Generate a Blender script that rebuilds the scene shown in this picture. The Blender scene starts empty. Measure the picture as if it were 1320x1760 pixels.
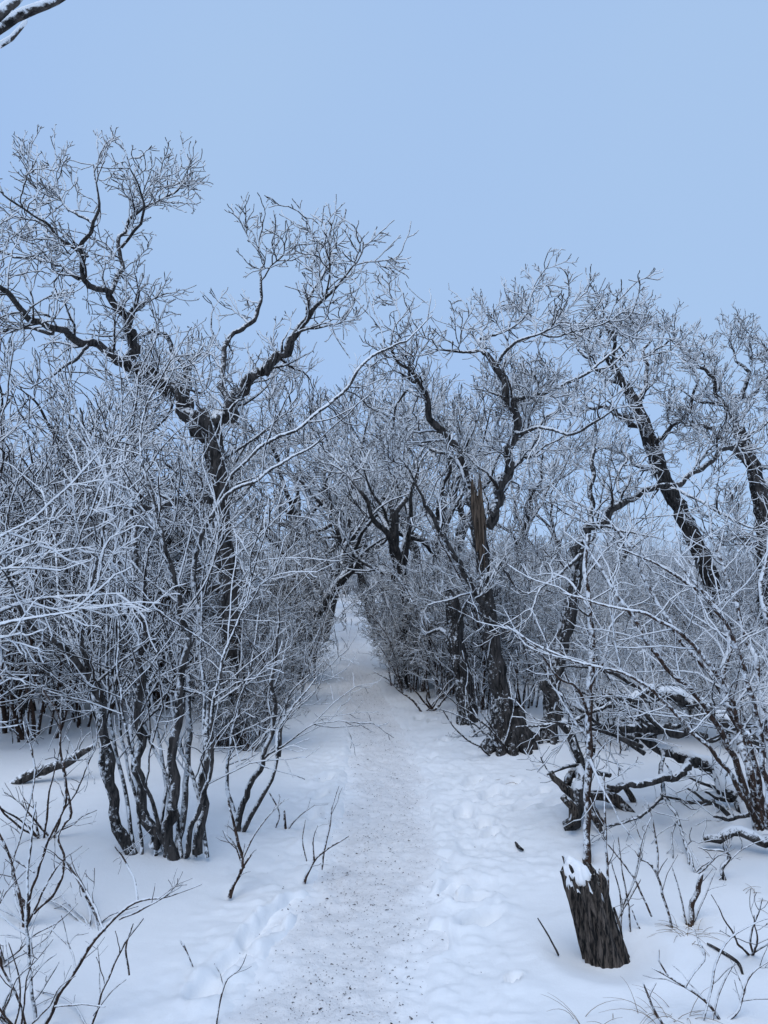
import bpy, math, random
import numpy as np
from mathutils import Vector

rng = np.random.default_rng(7)
random.seed(7)
S = bpy.context.scene
COL = S.collection
R = math.radians

# ------------------------------------------------------------------ camera
CAM_H = 1.60
F_PX = 1330.0                       # focal length in photo pixels (1320 x 1760)
PITCH = math.atan((960 - 880) / F_PX)
cam_d = bpy.data.cameras.new('camera')
cam = bpy.data.objects.new('camera', cam_d)
COL.objects.link(cam)
cam.location = (0, 0, CAM_H)
cam.rotation_euler = (math.pi / 2 + PITCH, 0, 0)
cam_d.sensor_fit = 'VERTICAL'
cam_d.sensor_height = 24.0
cam_d.lens = 24.0 * F_PX / 1760.0
cam_d.clip_start = 0.05
cam_d.clip_end = 3000
S.camera = cam

# ------------------------------------------------------------------ world, sun, exposure
SUN_EL, SUN_ROT = 62.0, 200.0
w = bpy.data.worlds.new('World'); S.world = w; w.use_nodes = True
nt = w.node_tree; nt.nodes.clear()
sky = nt.nodes.new('ShaderNodeTexSky'); sky.sky_type = 'NISHITA'; sky.sun_disc = False
sky.sun_elevation = R(SUN_EL); sky.sun_rotation = R(SUN_ROT); sky.altitude = 1300
sky.air_density = 1.0; sky.dust_density = 0.6; sky.ozone_density = 1.5
veil = nt.nodes.new('ShaderNodeTexNoise'); veil.inputs['Scale'].default_value = 1.0; veil.inputs['Detail'].default_value = 3
ramp = nt.nodes.new('ShaderNodeValToRGB')
ramp.color_ramp.elements[0].position = 0.3; ramp.color_ramp.elements[0].color = (3.55, 5.45, 9.25, 1)
ramp.color_ramp.elements[1].position = 0.7; ramp.color_ramp.elements[1].color = (4.20, 6.05, 9.0, 1)
mix = nt.nodes.new('ShaderNodeMix'); mix.data_type = 'RGBA'; mix.inputs[0].default_value = 0.90   # thin even cloud over the blue
bg = nt.nodes.new('ShaderNodeBackground'); bg.inputs['Strength'].default_value = 0.10
out = nt.nodes.new('ShaderNodeOutputWorld')
nt.links.new(veil.outputs['Fac'], ramp.inputs['Fac'])
nt.links.new(sky.outputs['Color'], mix.inputs[6]); nt.links.new(ramp.outputs['Color'], mix.inputs[7])
nt.links.new(mix.outputs[2], bg.inputs['Color']); nt.links.new(bg.outputs['Background'], out.inputs['Surface'])

sd = bpy.data.lights.new('sun', 'SUN'); sd.energy = 1.25; sd.angle = R(40); sd.color = (1.0, 0.975, 0.93)
so = bpy.data.objects.new('sun', sd); COL.objects.link(so)
az = R(SUN_ROT)
sun_dir = Vector((math.sin(az) * math.cos(R(SUN_EL)), math.cos(az) * math.cos(R(SUN_EL)), math.sin(R(SUN_EL))))
so.rotation_euler = (-sun_dir).to_track_quat('-Z', 'Y').to_euler()

S.view_settings.view_transform = 'Standard'; S.view_settings.look = 'None'
S.view_settings.exposure = 0.0; S.view_settings.gamma = 1.0
S.view_settings.use_curve_mapping = False
S.render.engine = 'CYCLES'
S.cycles.max_bounces = 10; S.cycles.diffuse_bounces = 7

# ------------------------------------------------------------------ numeric helpers
_tab = rng.random((256, 256))
def vnoise(x, y):
    xi = np.floor(x).astype(int); yi = np.floor(y).astype(int)
    fx = x - xi; fy = y - yi
    fx = fx * fx * (3 - 2 * fx); fy = fy * fy * (3 - 2 * fy)
    a = _tab[xi & 255, yi & 255]; b = _tab[(xi + 1) & 255, yi & 255]
    c = _tab[xi & 255, (yi + 1) & 255]; d = _tab[(xi + 1) & 255, (yi + 1) & 255]
    return (a * (1 - fx) + b * fx) * (1 - fy) + (c * (1 - fx) + d * fx) * fy - 0.5
def fbm(x, y, o=4):
    s = 0; a = 1.0; k = 1.0
    for i in range(o):
        s = s + a * vnoise(x * k + 17.3 * i, y * k + 5.1 * i); a *= 0.5; k *= 2.03
    return s
def sstep(a, b, x):
    t = np.clip((x - a) / (b - a), 0, 1); return t * t * (3 - 2 * t)

CP, SP = math.cos(PITCH), math.sin(PITCH)
def P(px, py, D):                    # point of the photo's ray at world distance y = D
    u = (px - 660) / F_PX; v = (880 - py) / F_PX
    k = D / (CP - v * SP)
    return np.array([u * k, D, CAM_H + (SP + v * CP) * k])
def flatD(py):
    v = (880 - py) / F_PX
    return CAM_H * (CP - v * SP) / -(SP + v * CP)

# path centre line, read off the ground plane
_pc = [(560, 1760), (628, 1560), (668, 1400), (654, 1280), (618, 1180), (600, 1100), (602, 1056), (604, 1036)]
_py = np.array([-6.0, 1.2] + [flatD(p[1]) for p in _pc] + [45.0, 90.0])
_px = np.array([-0.9, -0.36] + [P(p[0], p[1], flatD(p[1]))[0] for p in _pc] + [-3.2, -9.0])
_yy = np.linspace(-6, 90, 1921)
_xx = np.interp(_yy, _py, _px)
_ker = np.exp(-np.linspace(-2, 2, 31) ** 2); _ker /= _ker.sum()
_xs = np.convolve(np.pad(_xx, 15, mode='edge'), _ker, mode='valid')
def path_x(y): return np.interp(y, _yy, _xs)
def path_hw(y): return 0.36 + 0.20 * np.exp(-np.maximum(y - 2, 0) / 1.5)

FOOT = []
def foot_px(px, py, ang, dep=0.035, sc=1.0):
    D = flatD(py); q = P(px, py, D); FOOT.append((q[0], D, ang, dep, sc))
for a in [(815, 1345, .9, .03), (842, 1368, .6, .035), (798, 1402, .3, .03), (856, 1388, 1.2, .03), (832, 1424, .2, .035),
          (762, 1546, .3, .03), (805, 1552, 1.3, .05), (826, 1586, 1.0, .045), (780, 1530, .4, .03), (880, 1692, .8, .025, .4),
          (745, 1236, .5, .03), (722, 1228, .3, .03), (765, 1275, .2, .03), (500, 1562, .2, .03), (482, 1574, .5, .035),
          (466, 1594, .1, .03), (560, 1344, .4, .03), (552, 1372, .3, .025), (540, 1408, .0, .025), (440, 1610, .3, .03),
          (845, 1440, .8, .03, .7), (905, 1395, 1.1, .03), (930, 1370, .7, .03), (950, 1400, .9, .025), (880, 1350, .6, .03),
          (735, 1490, .1, .03), (715, 1440, .0, .02), (750, 1620, .2, .03), (400, 1655, .5, .03), (352, 1700, .4, .03)]:
    foot_px(*a)

MOUND = [(*P(a, b, flatD(b))[:2], h_, r_) for a, b, h_, r_ in [(402, 1282, .10, .45), (874, 1292, .09, .45), (806, 1245, .07, .35), (946, 1292, .06, .3), (280, 1474, .05, .35), (1310, 1430, .08, .5), (1020, 1420, .07, .4), (414, 1430, .03, .25)]] + [(*P(a, b, flatD(b))[:2], -.035, .055) for a, b in [(234, 1480), (264, 1456), (292, 1480), (338, 1464), (410, 1432), (398, 1540), (523, 1517), (1184, 1598), (1009, 1484), (42, 1594), (370, 1700)]]
def base_h(x, y):
    z = 0.10 * fbm(x * 0.22 + 3, y * 0.22 + 9, 3)
    z = z * sstep(2.0, 7.0, np.hypot(x, y)) + 0.035 * fbm(x * 0.8, y * 0.8, 2)
    lat = x - path_x(y)
    bank = sstep(0.5, 1.6, np.abs(lat)) * 0.05
    for (mx_, my_, mh, mr_) in MOUND: z = z + mh * np.exp(-((x - mx_) ** 2 + (y - my_) ** 2) / mr_ ** 2)
    far = -0.0016 * np.maximum(np.hypot(x, y) - 32, 0) ** 1.35
    return z + bank + far
def ground_h(x, y, fine=True):
    x = np.asarray(x, float); y = np.asarray(y, float)
    z = base_h(x, y)
    lat = x - path_x(y); hw = path_hw(y)
    al = np.abs(lat)
    if fine:
        trod = np.exp(-((al - hw) / 0.28) ** 2) + 0.8 * np.exp(-((lat - 0.75) / 0.4) ** 2) * sstep(3.6, 4.2, y) * (1 - sstep(6.5, 8, y))
        trod = trod * (1 - sstep(14, 22, y))
        z = z + trod * (0.030 * fbm(x * 6, y * 6, 3) + 0.030 * np.abs(fbm(x * 15, y * 15, 3)))
        z = z + 0.004 * fbm(x * 9, y * 9, 2)
        for (fx, fy, an, dep, sc) in FOOT:
            m = (np.abs(x - fx) < 0.3) & (np.abs(y - fy) < 0.3)
            if not m.any(): continue
            dx = x[m] - fx; dy = y[m] - fy
            ca, sa = math.cos(an), math.sin(an)
            u = (dx * ca - dy * sa) / (0.055 * sc); v = (dx * sa + dy * ca) / (0.11 * sc)
            wob = 1 + 0.35 * fbm(x[m] * 14, y[m] * 14, 2)
            r = np.sqrt(u * u + v * v) * wob
            z[m] += -dep * 1.5 * (1 - sstep(0.7, 1.05, r)) + 0.5 * dep * np.exp(-((r - 1.35) / 0.3) ** 2)
        # hollow that the wind scoured round the stump
        q = STUMP; r = np.hypot((x - q[0]) , (y - q[1]) * 0.9)
        z = z - 0.030 * np.exp(-((r - 0.10) / 0.09) ** 2) + 0.012 * np.exp(-((r - 0.27) / 0.05) ** 2)
    z = z - 0.06 * (1 - sstep(hw * 0.55, hw * 0.8, al))
    return z
STUMP = P(1035, 1640, flatD(1640))
def G(px, py):                       # the photo's ray down to the snow
    D = flatD(py)
    for i in range(6):
        q = P(px, py, D); h = float(base_h(q[0], q[1])); 
        v = (880 - py) / F_PX
        D = (CAM_H - h) * (CP - v * SP) / -(SP + v * CP)
    return D
def hz(x, y): return float(base_h(np.float64(x), np.float64(y)))

# ------------------------------------------------------------------ materials
def new_mat(name):
    m = bpy.data.materials.new(name); m.use_nodes = True
    n = m.node_tree.nodes; l = m.node_tree.links
    return m, n, l, n['Principled BSDF']
def bark_material(name, dark, light, grain=(30, 30, 6), frost_col=(0.86, 0.88, 0.90), lo=.38, hi=.68):
    m, n, l, b = new_mat(name)
    geo = n.new('ShaderNodeNewGeometry'); tc = n.new('ShaderNodeTexCoord')
    at = n.new('ShaderNodeAttribute'); at.attribute_name = 'frost'
    mp = n.new('ShaderNodeMapping'); mp.inputs['Scale'].default_value = grain
    l.new(tc.outputs['Object'], mp.inputs['Vector'])
    n1 = n.new('ShaderNodeTexNoise'); n1.inputs['Scale'].default_value = 1.0; n1.inputs['Detail'].default_value = 6; n1.inputs['Roughness'].default_value = .65
    l.new(mp.outputs['Vector'], n1.inputs['Vector'])
    cr = n.new('ShaderNodeValToRGB'); cr.color_ramp.elements[0].position = lo; cr.color_ramp.elements[0].color = (*dark, 1)
    cr.color_ramp.elements[1].position = hi; cr.color_ramp.elements[1].color = (*light, 1)
    l.new(n1.outputs['Fac'], cr.inputs['Fac'])
    n2 = n.new('ShaderNodeTexNoise'); n2.inputs['Scale'].default_value = 38; n2.inputs['Detail'].default_value = 4; n2.inputs['Roughness'].default_value = .7
    l.new(tc.outputs['Object'], n2.inputs['Vector'])
    dt = n.new('ShaderNodeVectorMath'); dt.operation = 'DOT_PRODUCT'
    wv = Vector((-0.45, -0.12, 0.88)).normalized(); dt.inputs[1].default_value = wv     # windward and upward side
    l.new(geo.outputs['Normal'], dt.inputs[0])
    a1 = n.new('ShaderNodeMath'); a1.operation = 'MULTIPLY_ADD'; a1.inputs[1].default_value = .34
    l.new(dt.outputs['Value'], a1.inputs[0]); l.new(at.outputs['Fac'], a1.inputs[2])
    a2 = n.new('ShaderNodeMath'); a2.operation = 'MULTIPLY_ADD'; a2.inputs[1].default_value = .95
    l.new(n2.outputs['Fac'], a2.inputs[0]); l.new(a1.outputs[0], a2.inputs[2])
    mr = n.new('ShaderNodeMapRange'); mr.interpolation_type = 'SMOOTHSTEP'
    mr.inputs['From Min'].default_value = .94; mr.inputs['From Max'].default_value = 1.10
    l.new(a2.outputs[0], mr.inputs['Value'])
    mx = n.new('ShaderNodeMix'); mx.data_type = 'RGBA'; mx.inputs[7].default_value = (*frost_col, 1)
    l.new(mr.outputs[0], mx.inputs[0]); l.new(cr.outputs['Color'], mx.inputs[6])
    l.new(mx.outputs[2], b.inputs['Base Color'])
    b.inputs['Roughness'].default_value = .85; b.inputs['Specular IOR Level'].default_value = .2
    bp = n.new('ShaderNodeBump'); bp.inputs['Strength'].default_value = .8; bp.inputs['Distance'].default_value = .012
    ad = n.new('ShaderNodeMath'); ad.operation = 'MULTIPLY_ADD'; ad.inputs[1].default_value = .4
    l.new(mr.outputs[0], ad.inputs[0]); l.new(n1.outputs['Fac'], ad.inputs[2])
    l.new(ad.outputs[0], bp.inputs['Height']); l.new(bp.outputs['Normal'], b.inputs['Normal'])
    return m
M_BARK = bark_material('oak_bark', (.009, .009, .009), (.095, .083, .076), (45, 45, 7))
M_TWIG = bark_material('frosted_twig', (.012, .010, .010), (.055, .042, .036), (60, 60, 60))
M_RED = bark_material('brown_stem_bark', (.020, .012, .009), (.085, .050, .035), (60, 60, 20))
M_WOOD = bark_material('bare_split_wood', (.035, .026, .019), (.20, .145, .105), (110, 110, 5))
M_OLD = bark_material('weathered_wood', (.006, .006, .006), (.17, .135, .11), (105, 105, 8), lo=.42, hi=.66)
M_STRAW = bark_material('dry_straw', (.16, .10, .055), (.34, .24, .14), (40, 40, 40))

def snow_material(name, path=False):
    m, n, l, b = new_mat(name)
    tc = n.new('ShaderNodeTexCoord')
    n1 = n.new('ShaderNodeTexNoise'); n1.inputs['Scale'].default_value = 2.2; n1.inputs['Detail'].default_value = 5
    n2 = n.new('ShaderNodeTexNoise'); n2.inputs['Scale'].default_value = 55; n2.inputs['Detail'].default_value = 5; n2.inputs['Roughness'].default_value = .7
    for q in (n1, n2): l.new(tc.outputs['Object'], q.inputs['Vector'])
    cr = n.new('ShaderNodeValToRGB')
    if path:
        cr.color_ramp.elements[0].position = .35; cr.color_ramp.elements[0].color = (.845, .83, .825, 1)
        cr.color_ramp.elements[1].position = .65; cr.color_ramp.elements[1].color = (.89, .88, .875, 1)
    else:
        cr.color_ramp.elements[0].position = .35; cr.color_ramp.elements[0].color = (.85, .86, .865, 1)
        cr.color_ramp.elements[1].position = .65; cr.color_ramp.elements[1].color = (.90, .905, .91, 1)
    l.new(n1.outputs['Fac'], cr.inputs['Fac'])
    colr = cr.outputs['Color']
    if path:
        at = n.new('ShaderNodeAttribute'); at.attribute_name = 'frost'       # how far the snow is trodden, none at the path's edge
        m0 = n.new('ShaderNodeMix'); m0.data_type = 'RGBA'; m0.inputs[6].default_value = (.885, .89, .895, 1)
        l.new(at.outputs['Fac'], m0.inputs[0]); l.new(colr, m0.inputs[7]); colr = m0.outputs[2]
    if path:                          # trodden-in grit and bark crumbs, denser on the near stretch
        sc = n.new('ShaderNodeTexNoise'); sc.inputs['Scale'].default_value = 75; sc.inputs['Detail'].default_value = 3; sc.inputs['Roughness'].default_value = .6
        l.new(tc.outputs['Object'], sc.inputs['Vector'])
        sp = n.new('ShaderNodeTexNoise'); sp.inputs['Scale'].default_value = 1.7; sp.inputs['Detail'].default_value = 4
        l.new(tc.outputs['Object'], sp.inputs['Vector'])
        ma = n.new('ShaderNodeMath'); ma.operation = 'MULTIPLY_ADD'; ma.inputs[1].default_value = .32
        l.new(sp.outputs['Fac'], ma.inputs[0]); l.new(sc.outputs['Fac'], ma.inputs[2])
        mr = n.new('ShaderNodeMapRange'); mr.interpolation_type = 'SMOOTHSTEP'
        mr.inputs['From Min'].default_value = .74; mr.inputs['From Max'].default_value = .90; mr.inputs['To Max'].default_value = .34
        l.new(ma.outputs[0], mr.inputs['Value'])
        mx = n.new('ShaderNodeMix'); mx.data_type = 'RGBA'; mx.inputs[7].default_value = (.20, .145, .115, 1)
        mu = n.new('ShaderNodeMath'); mu.operation = 'MULTIPLY'; l.new(mr.outputs[0], mu.inputs[0]); l.new(at.outputs['Fac'], mu.inputs[1])
        l.new(mu.outputs[0], mx.inputs[0]); l.new(colr, mx.inputs[6]); colr = mx.outputs[2]
    l.new(colr, b.inputs['Base Color'])
    b.inputs['Roughness'].default_value = .7; b.inputs['Specular IOR Level'].default_value = .25
    bp = n.new('ShaderNodeBump'); bp.inputs['Strength'].default_value = .7 if path else .35
    bp.inputs['Distance'].default_value = .010 if path else .006
    if path: l.new(at.outputs['Fac'], bp.inputs['Strength'])
    l.new(n2.outputs['Fac'], bp.inputs['Height']); l.new(bp.outputs['Normal'], b.inputs['Normal'])
    return m
M_SNOW = snow_material('snow'); M_PATH = snow_material('trodden_snow', True)
M_CAP = snow_material('snow_cap')

# ------------------------------------------------------------------ mesh helpers
def mesh_from(name, V, Q, frost=None, mat=None):
    me = bpy.data.meshes.new(name)
    V = np.ascontiguousarray(V, np.float32); Q = np.ascontiguousarray(Q, np.int32)
    k = Q.shape[1]
    me.vertices.add(len(V)); me.vertices.foreach_set('co', V.ravel())
    me.loops.add(Q.size); me.loops.foreach_set('vertex_index', Q.ravel())
    me.polygons.add(len(Q)); me.polygons.foreach_set('loop_start', np.arange(0, Q.size, k, dtype=np.int32))
    me.update(calc_edges=True)
    me.polygons.foreach_set('use_smooth', np.ones(len(Q), bool))
    if frost is not None:
        a = me.attributes.new('frost', 'FLOAT', 'POINT'); a.data.foreach_set('value', np.ascontiguousarray(frost, np.float32))
    if mat: me.materials.append(mat)
    me.validate()
    return me
def link(name, me, parent=None):
    o = bpy.data.objects.new(name, me); COL.objects.link(o)
    if parent is not None: o.parent = parent
    return o
def tag(o, label=None, cat=None, group=None, kind=None):
    if label: o['label'] = label
    if cat: o['category'] = cat
    if group: o['group'] = group
    if kind: o['kind'] = kind
    return o
def thing(name, loc, label, cat, group=None):
    e = bpy.data.objects.new(name, None); COL.objects.link(e); e.location = tuple(loc); e.empty_display_size = .1
    return tag(e, label, cat, group)

class MB:                              # gathers many tubes into one mesh
    def __init__(s): s.V = []; s.Q = []; s.F = []; s.n = 0
    def tubes(s, Pt, Rd, sides, frost, rough=0.0):
        Pt = np.asarray(Pt, float); Rd = np.asarray(Rd, float)
        N, K, _ = Pt.shape
        if N == 0: return
        T = np.gradient(Pt, axis=1); T /= np.linalg.norm(T, axis=2, keepdims=True) + 1e-9
        mt = T.mean(1); ref = np.where(np.abs(mt[:, :1]) < .6, np.array([[1., 0, 0]]), np.array([[0, 1., 0.]]))
        A = np.cross(T, ref[:, None, :]); A /= np.linalg.norm(A, axis=2, keepdims=True) + 1e-9
        B = np.cross(T, A)
        th = np.arange(sides) * 2 * np.pi / sides
        c = np.cos(th)[None, None, :, None]; sn = np.sin(th)[None, None, :, None]
        rr = Rd[:, :, None] * np.ones(sides)[None, None, :]
        if rough: 
            rid = 1 + rough * rng.normal(size=(N, 1, sides)) + rough * .6 * rng.normal(size=(N, K, sides))
            rr = rr * np.clip(rid, .55, 1.5)
        V = Pt[:, :, None, :] + rr[..., None] * (c * A[:, :, None, :] + sn * B[:, :, None, :])
        idx = (np.arange(N * K * sides).reshape(N, K, sides)) + s.n
        nx = np.roll(idx, -1, axis=2)
        Q = np.stack([idx[:, :-1], nx[:, :-1], nx[:, 1:], idx[:, 1:]], -1).reshape(-1, 4)
        fr = frost if np.ndim(frost) else np.full((N, K), float(frost))
        s.V.append(V.reshape(-1, 3)); s.Q.append(Q); s.n += N * K * sides
        s.F.append(np.repeat(np.broadcast_to(fr, (N, K)).reshape(-1), sides))
    def build(s, name, mat, parent=None, origin=(0, 0, 0)):
        if not s.V: return None
        V = np.concatenate(s.V) - np.asarray(origin)[None]
        o = link(name, mesh_from(name, V, np.concatenate(s.Q), np.concatenate(s.F), mat), parent)
        if name in ('crown', 'twigs', 'split_wood', 'root_flare'): o['kind'] = 'stuff'      # hundreds of fine pieces
        return o

def frost_of(Rd, heavy=0.0):           # thin wood carries rime all over, thick wood only flecks of it
    return np.clip(.56 - 9 * np.asarray(Rd), .35, .56) + heavy

def smooth_line(pts, rad, step=.05, crook=0.0):
    pts = np.asarray(pts, float); rad = np.asarray(rad, float)
    d = np.r_[0, np.cumsum(np.linalg.norm(np.diff(pts, axis=0), axis=1))]
    n = max(4, int(d[-1] / step) + 1); t = np.linspace(0, d[-1], n)
    m = np.zeros_like(pts)
    m[1:-1] = (pts[2:] - pts[:-2]) / (d[2:] - d[:-2])[:, None]; m[0] = (pts[1] - pts[0]) / d[1]; m[-1] = (pts[-1] - pts[-2]) / (d[-1] - d[-2])
    i = np.clip(np.searchsorted(d, t, side='right') - 1, 0, len(d) - 2)
    h = (d[i + 1] - d[i]); s = (t - d[i]) / h; h = h[:, None]; s = s[:, None]
    L = (2*s**3-3*s**2+1)*pts[i] + (s**3-2*s**2+s)*h*m[i] + (-2*s**3+3*s**2)*pts[i+1] + (s**3-s**2)*h*m[i+1]
    r = np.interp(t, d, rad)
    if crook:
        nz = rng.normal(size=(n, 3)); k = np.array([.25, .5, .25])
        for a in range(3): nz[:, a] = np.convolve(np.pad(nz[:, a], 1, mode='edge'), k, mode='valid')
        nz[0] = 0; L = L + nz * (crook * r)[:, None]
    return L, r

def resample(L, r, K):
    d = np.r_[0, np.cumsum(np.linalg.norm(np.diff(L, axis=0), axis=1))]
    t = np.linspace(0, d[-1], K)
    return np.stack([np.interp(t, d, L[:, a]) for a in range(3)], 1), np.interp(t, d, r)

def sprout(Pt, Rd, per_m, length, ang, K, up, wander, rr, rtip, rmax=1., t0=.15, t1=1., tipfork=0, lenfall=.45, lead=None):
    """children of every polyline in Pt (N,K,3): positions, headings, crooked growth; all at once"""
    N, K0, _ = Pt.shape
    if N == 0: return np.zeros((0, K, 3)), np.zeros((0, K))
    seg = np.linalg.norm(np.diff(Pt, axis=1), axis=2); Ln = seg.sum(1)
    cnt = rng.poisson(per_m * Ln)
    idx = np.repeat(np.arange(N), cnt); t = rng.uniform(t0, t1, len(idx))
    tip = np.zeros(len(idx), bool)
    if tipfork:
        ti = np.repeat(np.arange(N), tipfork); idx = np.r_[idx, ti]; t = np.r_[t, np.full(len(ti), .985)]; tip = np.r_[tip, np.ones(len(ti), bool)]
    M = len(idx)
    if M == 0: return np.zeros((0, K, 3)), np.zeros((0, K))
    f = t * (K0 - 1); i0 = np.minimum(f.astype(int), K0 - 2); fr = (f - i0)[:, None]
    A = Pt[idx, i0]; B = Pt[idx, i0 + 1]; p = A * (1 - fr) + B * fr
    T = B - A; T /= np.linalg.norm(T, axis=1, keepdims=True) + 1e-9
    r_at = Rd[idx, i0] * (1 - fr[:, 0]) + Rd[idx, i0 + 1] * fr[:, 0]
    q = rng.normal(size=(M, 3)); q -= (q * T).sum(1, keepdims=True) * T; q /= np.linalg.norm(q, axis=1, keepdims=True) + 1e-9
    a = np.radians(rng.uniform(ang[0], ang[1], M)); a = np.where(tip, a * .55, a)[:, None]
    d = T * np.cos(a) + q * np.sin(a); d[:, 2] += up * 1.3
    if lead is not None: d = d + np.asarray(lead)[None] * .5
    d /= np.linalg.norm(d, axis=1, keepdims=True)
    L = length * (1 - lenfall * t) * rng.uniform(.45, 1.25, M)
    st = (L / (K - 1))[:, None]
    out = np.empty((M, K, 3)); out[:, 0] = p
    for k in range(1, K):
        out[:, k] = out[:, k - 1] + d * st * rng.uniform(.75, 1.25, (M, 1))
        d = d + wander * rng.normal(size=(M, 3)); d[:, 2] += up
        d /= np.linalg.norm(d, axis=1, keepdims=True)
    r0 = np.clip(r_at * rr, rtip, rmax)
    tt = np.linspace(0, 1, K)[None]
    return out, r0[:, None] * (1 - tt) + rtip * tt

def twig_cloud(mb, Pt, Rd, spec, heavy=0.0):
    """spec: list of levels; each is a dict for sprout, plus sides. All levels join the one crown mesh."""
    for lv in spec:
        lv = dict(lv); sides = lv.pop('sides', 3)
        Pt, Rd = sprout(Pt, Rd, **lv)
        mb.tubes(Pt, Rd, sides, frost_of(Rd, heavy))
    return Pt, Rd

def stack_lines(lines, K=24):
    q = [resample(L, r, K) for L, r in lines]
    return np.stack([a for a, b in q]), np.stack([b for a, b in q])

OAK = [dict(per_m=3.6, length=.60, ang=(35, 75), K=7, up=.08, wander=.26, rr=.5, rtip=.0062, rmax=.018, t0=.12, tipfork=2, sides=4, lenfall=.3),
       dict(per_m=7.0, length=.33, ang=(32, 62), K=5, up=.07, wander=.20, rr=.6, rtip=.0048, rmax=.009, tipfork=1, lenfall=.3),
       dict(per_m=9.0, length=.17, ang=(32, 60), K=4, up=.06, wander=.16, rr=.7, rtip=.0042, rmax=.0058, tipfork=1, lenfall=.3),
       dict(per_m=9.0, length=.075, ang=(32, 60), K=2, up=.05, wander=.1, rr=.8, rtip=.0038, rmax=.0046, lenfall=.2)]
TALL = [dict(per_m=4.4, length=.58, ang=(35, 75), K=7, up=.07, wander=.26, rr=.5, rtip=.0055, rmax=.013, t0=.15, tipfork=2, sides=4, lenfall=.35),
        dict(per_m=7.5, length=.32, ang=(34, 65), K=5, up=.07, wander=.22, rr=.6, rtip=.0046, rmax=.007, tipfork=1, lenfall=.3),
        dict(per_m=8, length=.16, ang=(34, 65), K=4, up=.06, wander=.18, rr=.7, rtip=.0040, rmax=.005, tipfork=1, lenfall=.3),
        dict(per_m=6, length=.06, ang=(30, 60), K=2, up=.05, wander=.1, rr=.8, rtip=.0036, rmax=.0044)]
def spec_scale(spec, dens=1., ln=1., thick=1., levels=None):
    o = []
    for lv in spec[:levels]:
        lv = dict(lv); lv['per_m'] *= dens; lv['length'] *= ln; lv['rtip'] *= thick; lv['rmax'] *= thick; o.append(lv)
    return o

def traced(D0, pts, crook=.75, step=.05):
    """pts: (photo x, photo y, width in photo pixels[, metres nearer(-)/farther(+)])"""
    W = []; Rr = []
    for p in pts:
        D = D0 + (p[3] if len(p) > 3 else 0.0)
        W.append(P(p[0], p[1], D)); Rr.append(p[2] * .5 * D / F_PX)
    return smooth_line(W, Rr, step, crook)

def tree_from(name, label, cat, trunk, limbs, spec, mat=M_BARK, group=None, trunk_sides=26, crown_from_trunk=False, heavy=0.0,
              part=('trunk', 'limb', 'crown'), extra=None, rough=.13, limb_sides=8):
    L0, r0 = trunk
    base = L0[0]
    t = thing(name, base, label, cat, group)
    r0 = r0 * (.62 if 'tallest' in label else .80); limbs = [(L, r * (.74 if name == 'oak_tree' else 1.0)) for L, r in limbs]; trunk = (L0, r0)
    mb = MB()
    hv = heavy if name != 'oak_tree' else -.03
    fr = frost_of(r0, hv)
    mb.tubes(L0[None], r0[None], trunk_sides, fr[None], rough); mb.build(part[0], mat, t, base)
    for (L, r) in limbs:
        L = np.vstack([L, L[-1] + (L[-1] - L[-2]) * .2]); r = np.r_[r, r[-1] * .15]
        mb = MB(); mb.tubes(L[None], r[None], limb_sides, frost_of(r, hv)[None], rough * .7); mb.build(part[1], mat, t, base)
    src = list(limbs) + ([trunk] if crown_from_trunk or not limbs else [])
    if extra:                           # boughs that leave the plane of the traced ones
        Pt, Rd = stack_lines(src)
        E = sprout(Pt, Rd, **extra)
        for k in range(len(E[0])):
            L, r = smooth_line(E[0][k], E[1][k], .06, .3)
            mb = MB(); mb.tubes(L[None], r[None], 6, frost_of(r, hv)[None], .06); mb.build(part[1], mat, t, base)
            src.append((L, r))
    Pt, Rd = stack_lines(src)
    mb = MB(); twig_cloud(mb, Pt, Rd, spec, heavy); mb.build(part[2], M_TWIG, t, base)
    return t

#STRUCTURE
# ------------------------------------------------------------------ snow ground, trodden path
def spaced(a, b, near, grow, far):
    v = [0.0]
    while v[-1] < far: v.append(v[-1] + near * (1 + grow * v[-1] ** 1.5))
    return v
xp = np.r_[np.arange(-2.4, 2.4, .016), 2.4 + np.cumsum(.02 * 1.075 ** np.arange(1, 105))]
xn = -2.4 - np.cumsum(.02 * 1.075 ** np.arange(1, 105))
XS = np.r_[xn[::-1], xp]
yf = np.arange(1.9, 6.2, .016); yg = 6.2 + np.cumsum(.018 * 1.032 ** np.arange(1, 220)); yb = 1.9 - np.cumsum(.02 * 1.11 ** np.arange(1, 72))
YS = np.r_[yb[::-1], yf, yg]
XS = XS[np.abs(XS) < 700]; YS = YS[(YS < 900) & (YS > -300)]
GX, GY = np.meshgrid(XS, YS, indexing='ij')
GZ = ground_h(GX.ravel(), GY.ravel())
V = np.c_[GX.ravel(), GY.ravel(), GZ]
nx, ny = GX.shape; ii = np.arange(nx * ny).reshape(nx, ny)
Q = np.stack([ii[:-1, :-1], ii[1:, :-1], ii[1:, 1:], ii[:-1, 1:]], -1).reshape(-1, 4)
tag(link('snow_ground', mesh_from('snow_ground', V, Q, None, M_SNOW)), 'smooth white snow covering the ground on both sides of the path', 'snow', kind='structure')

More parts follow.
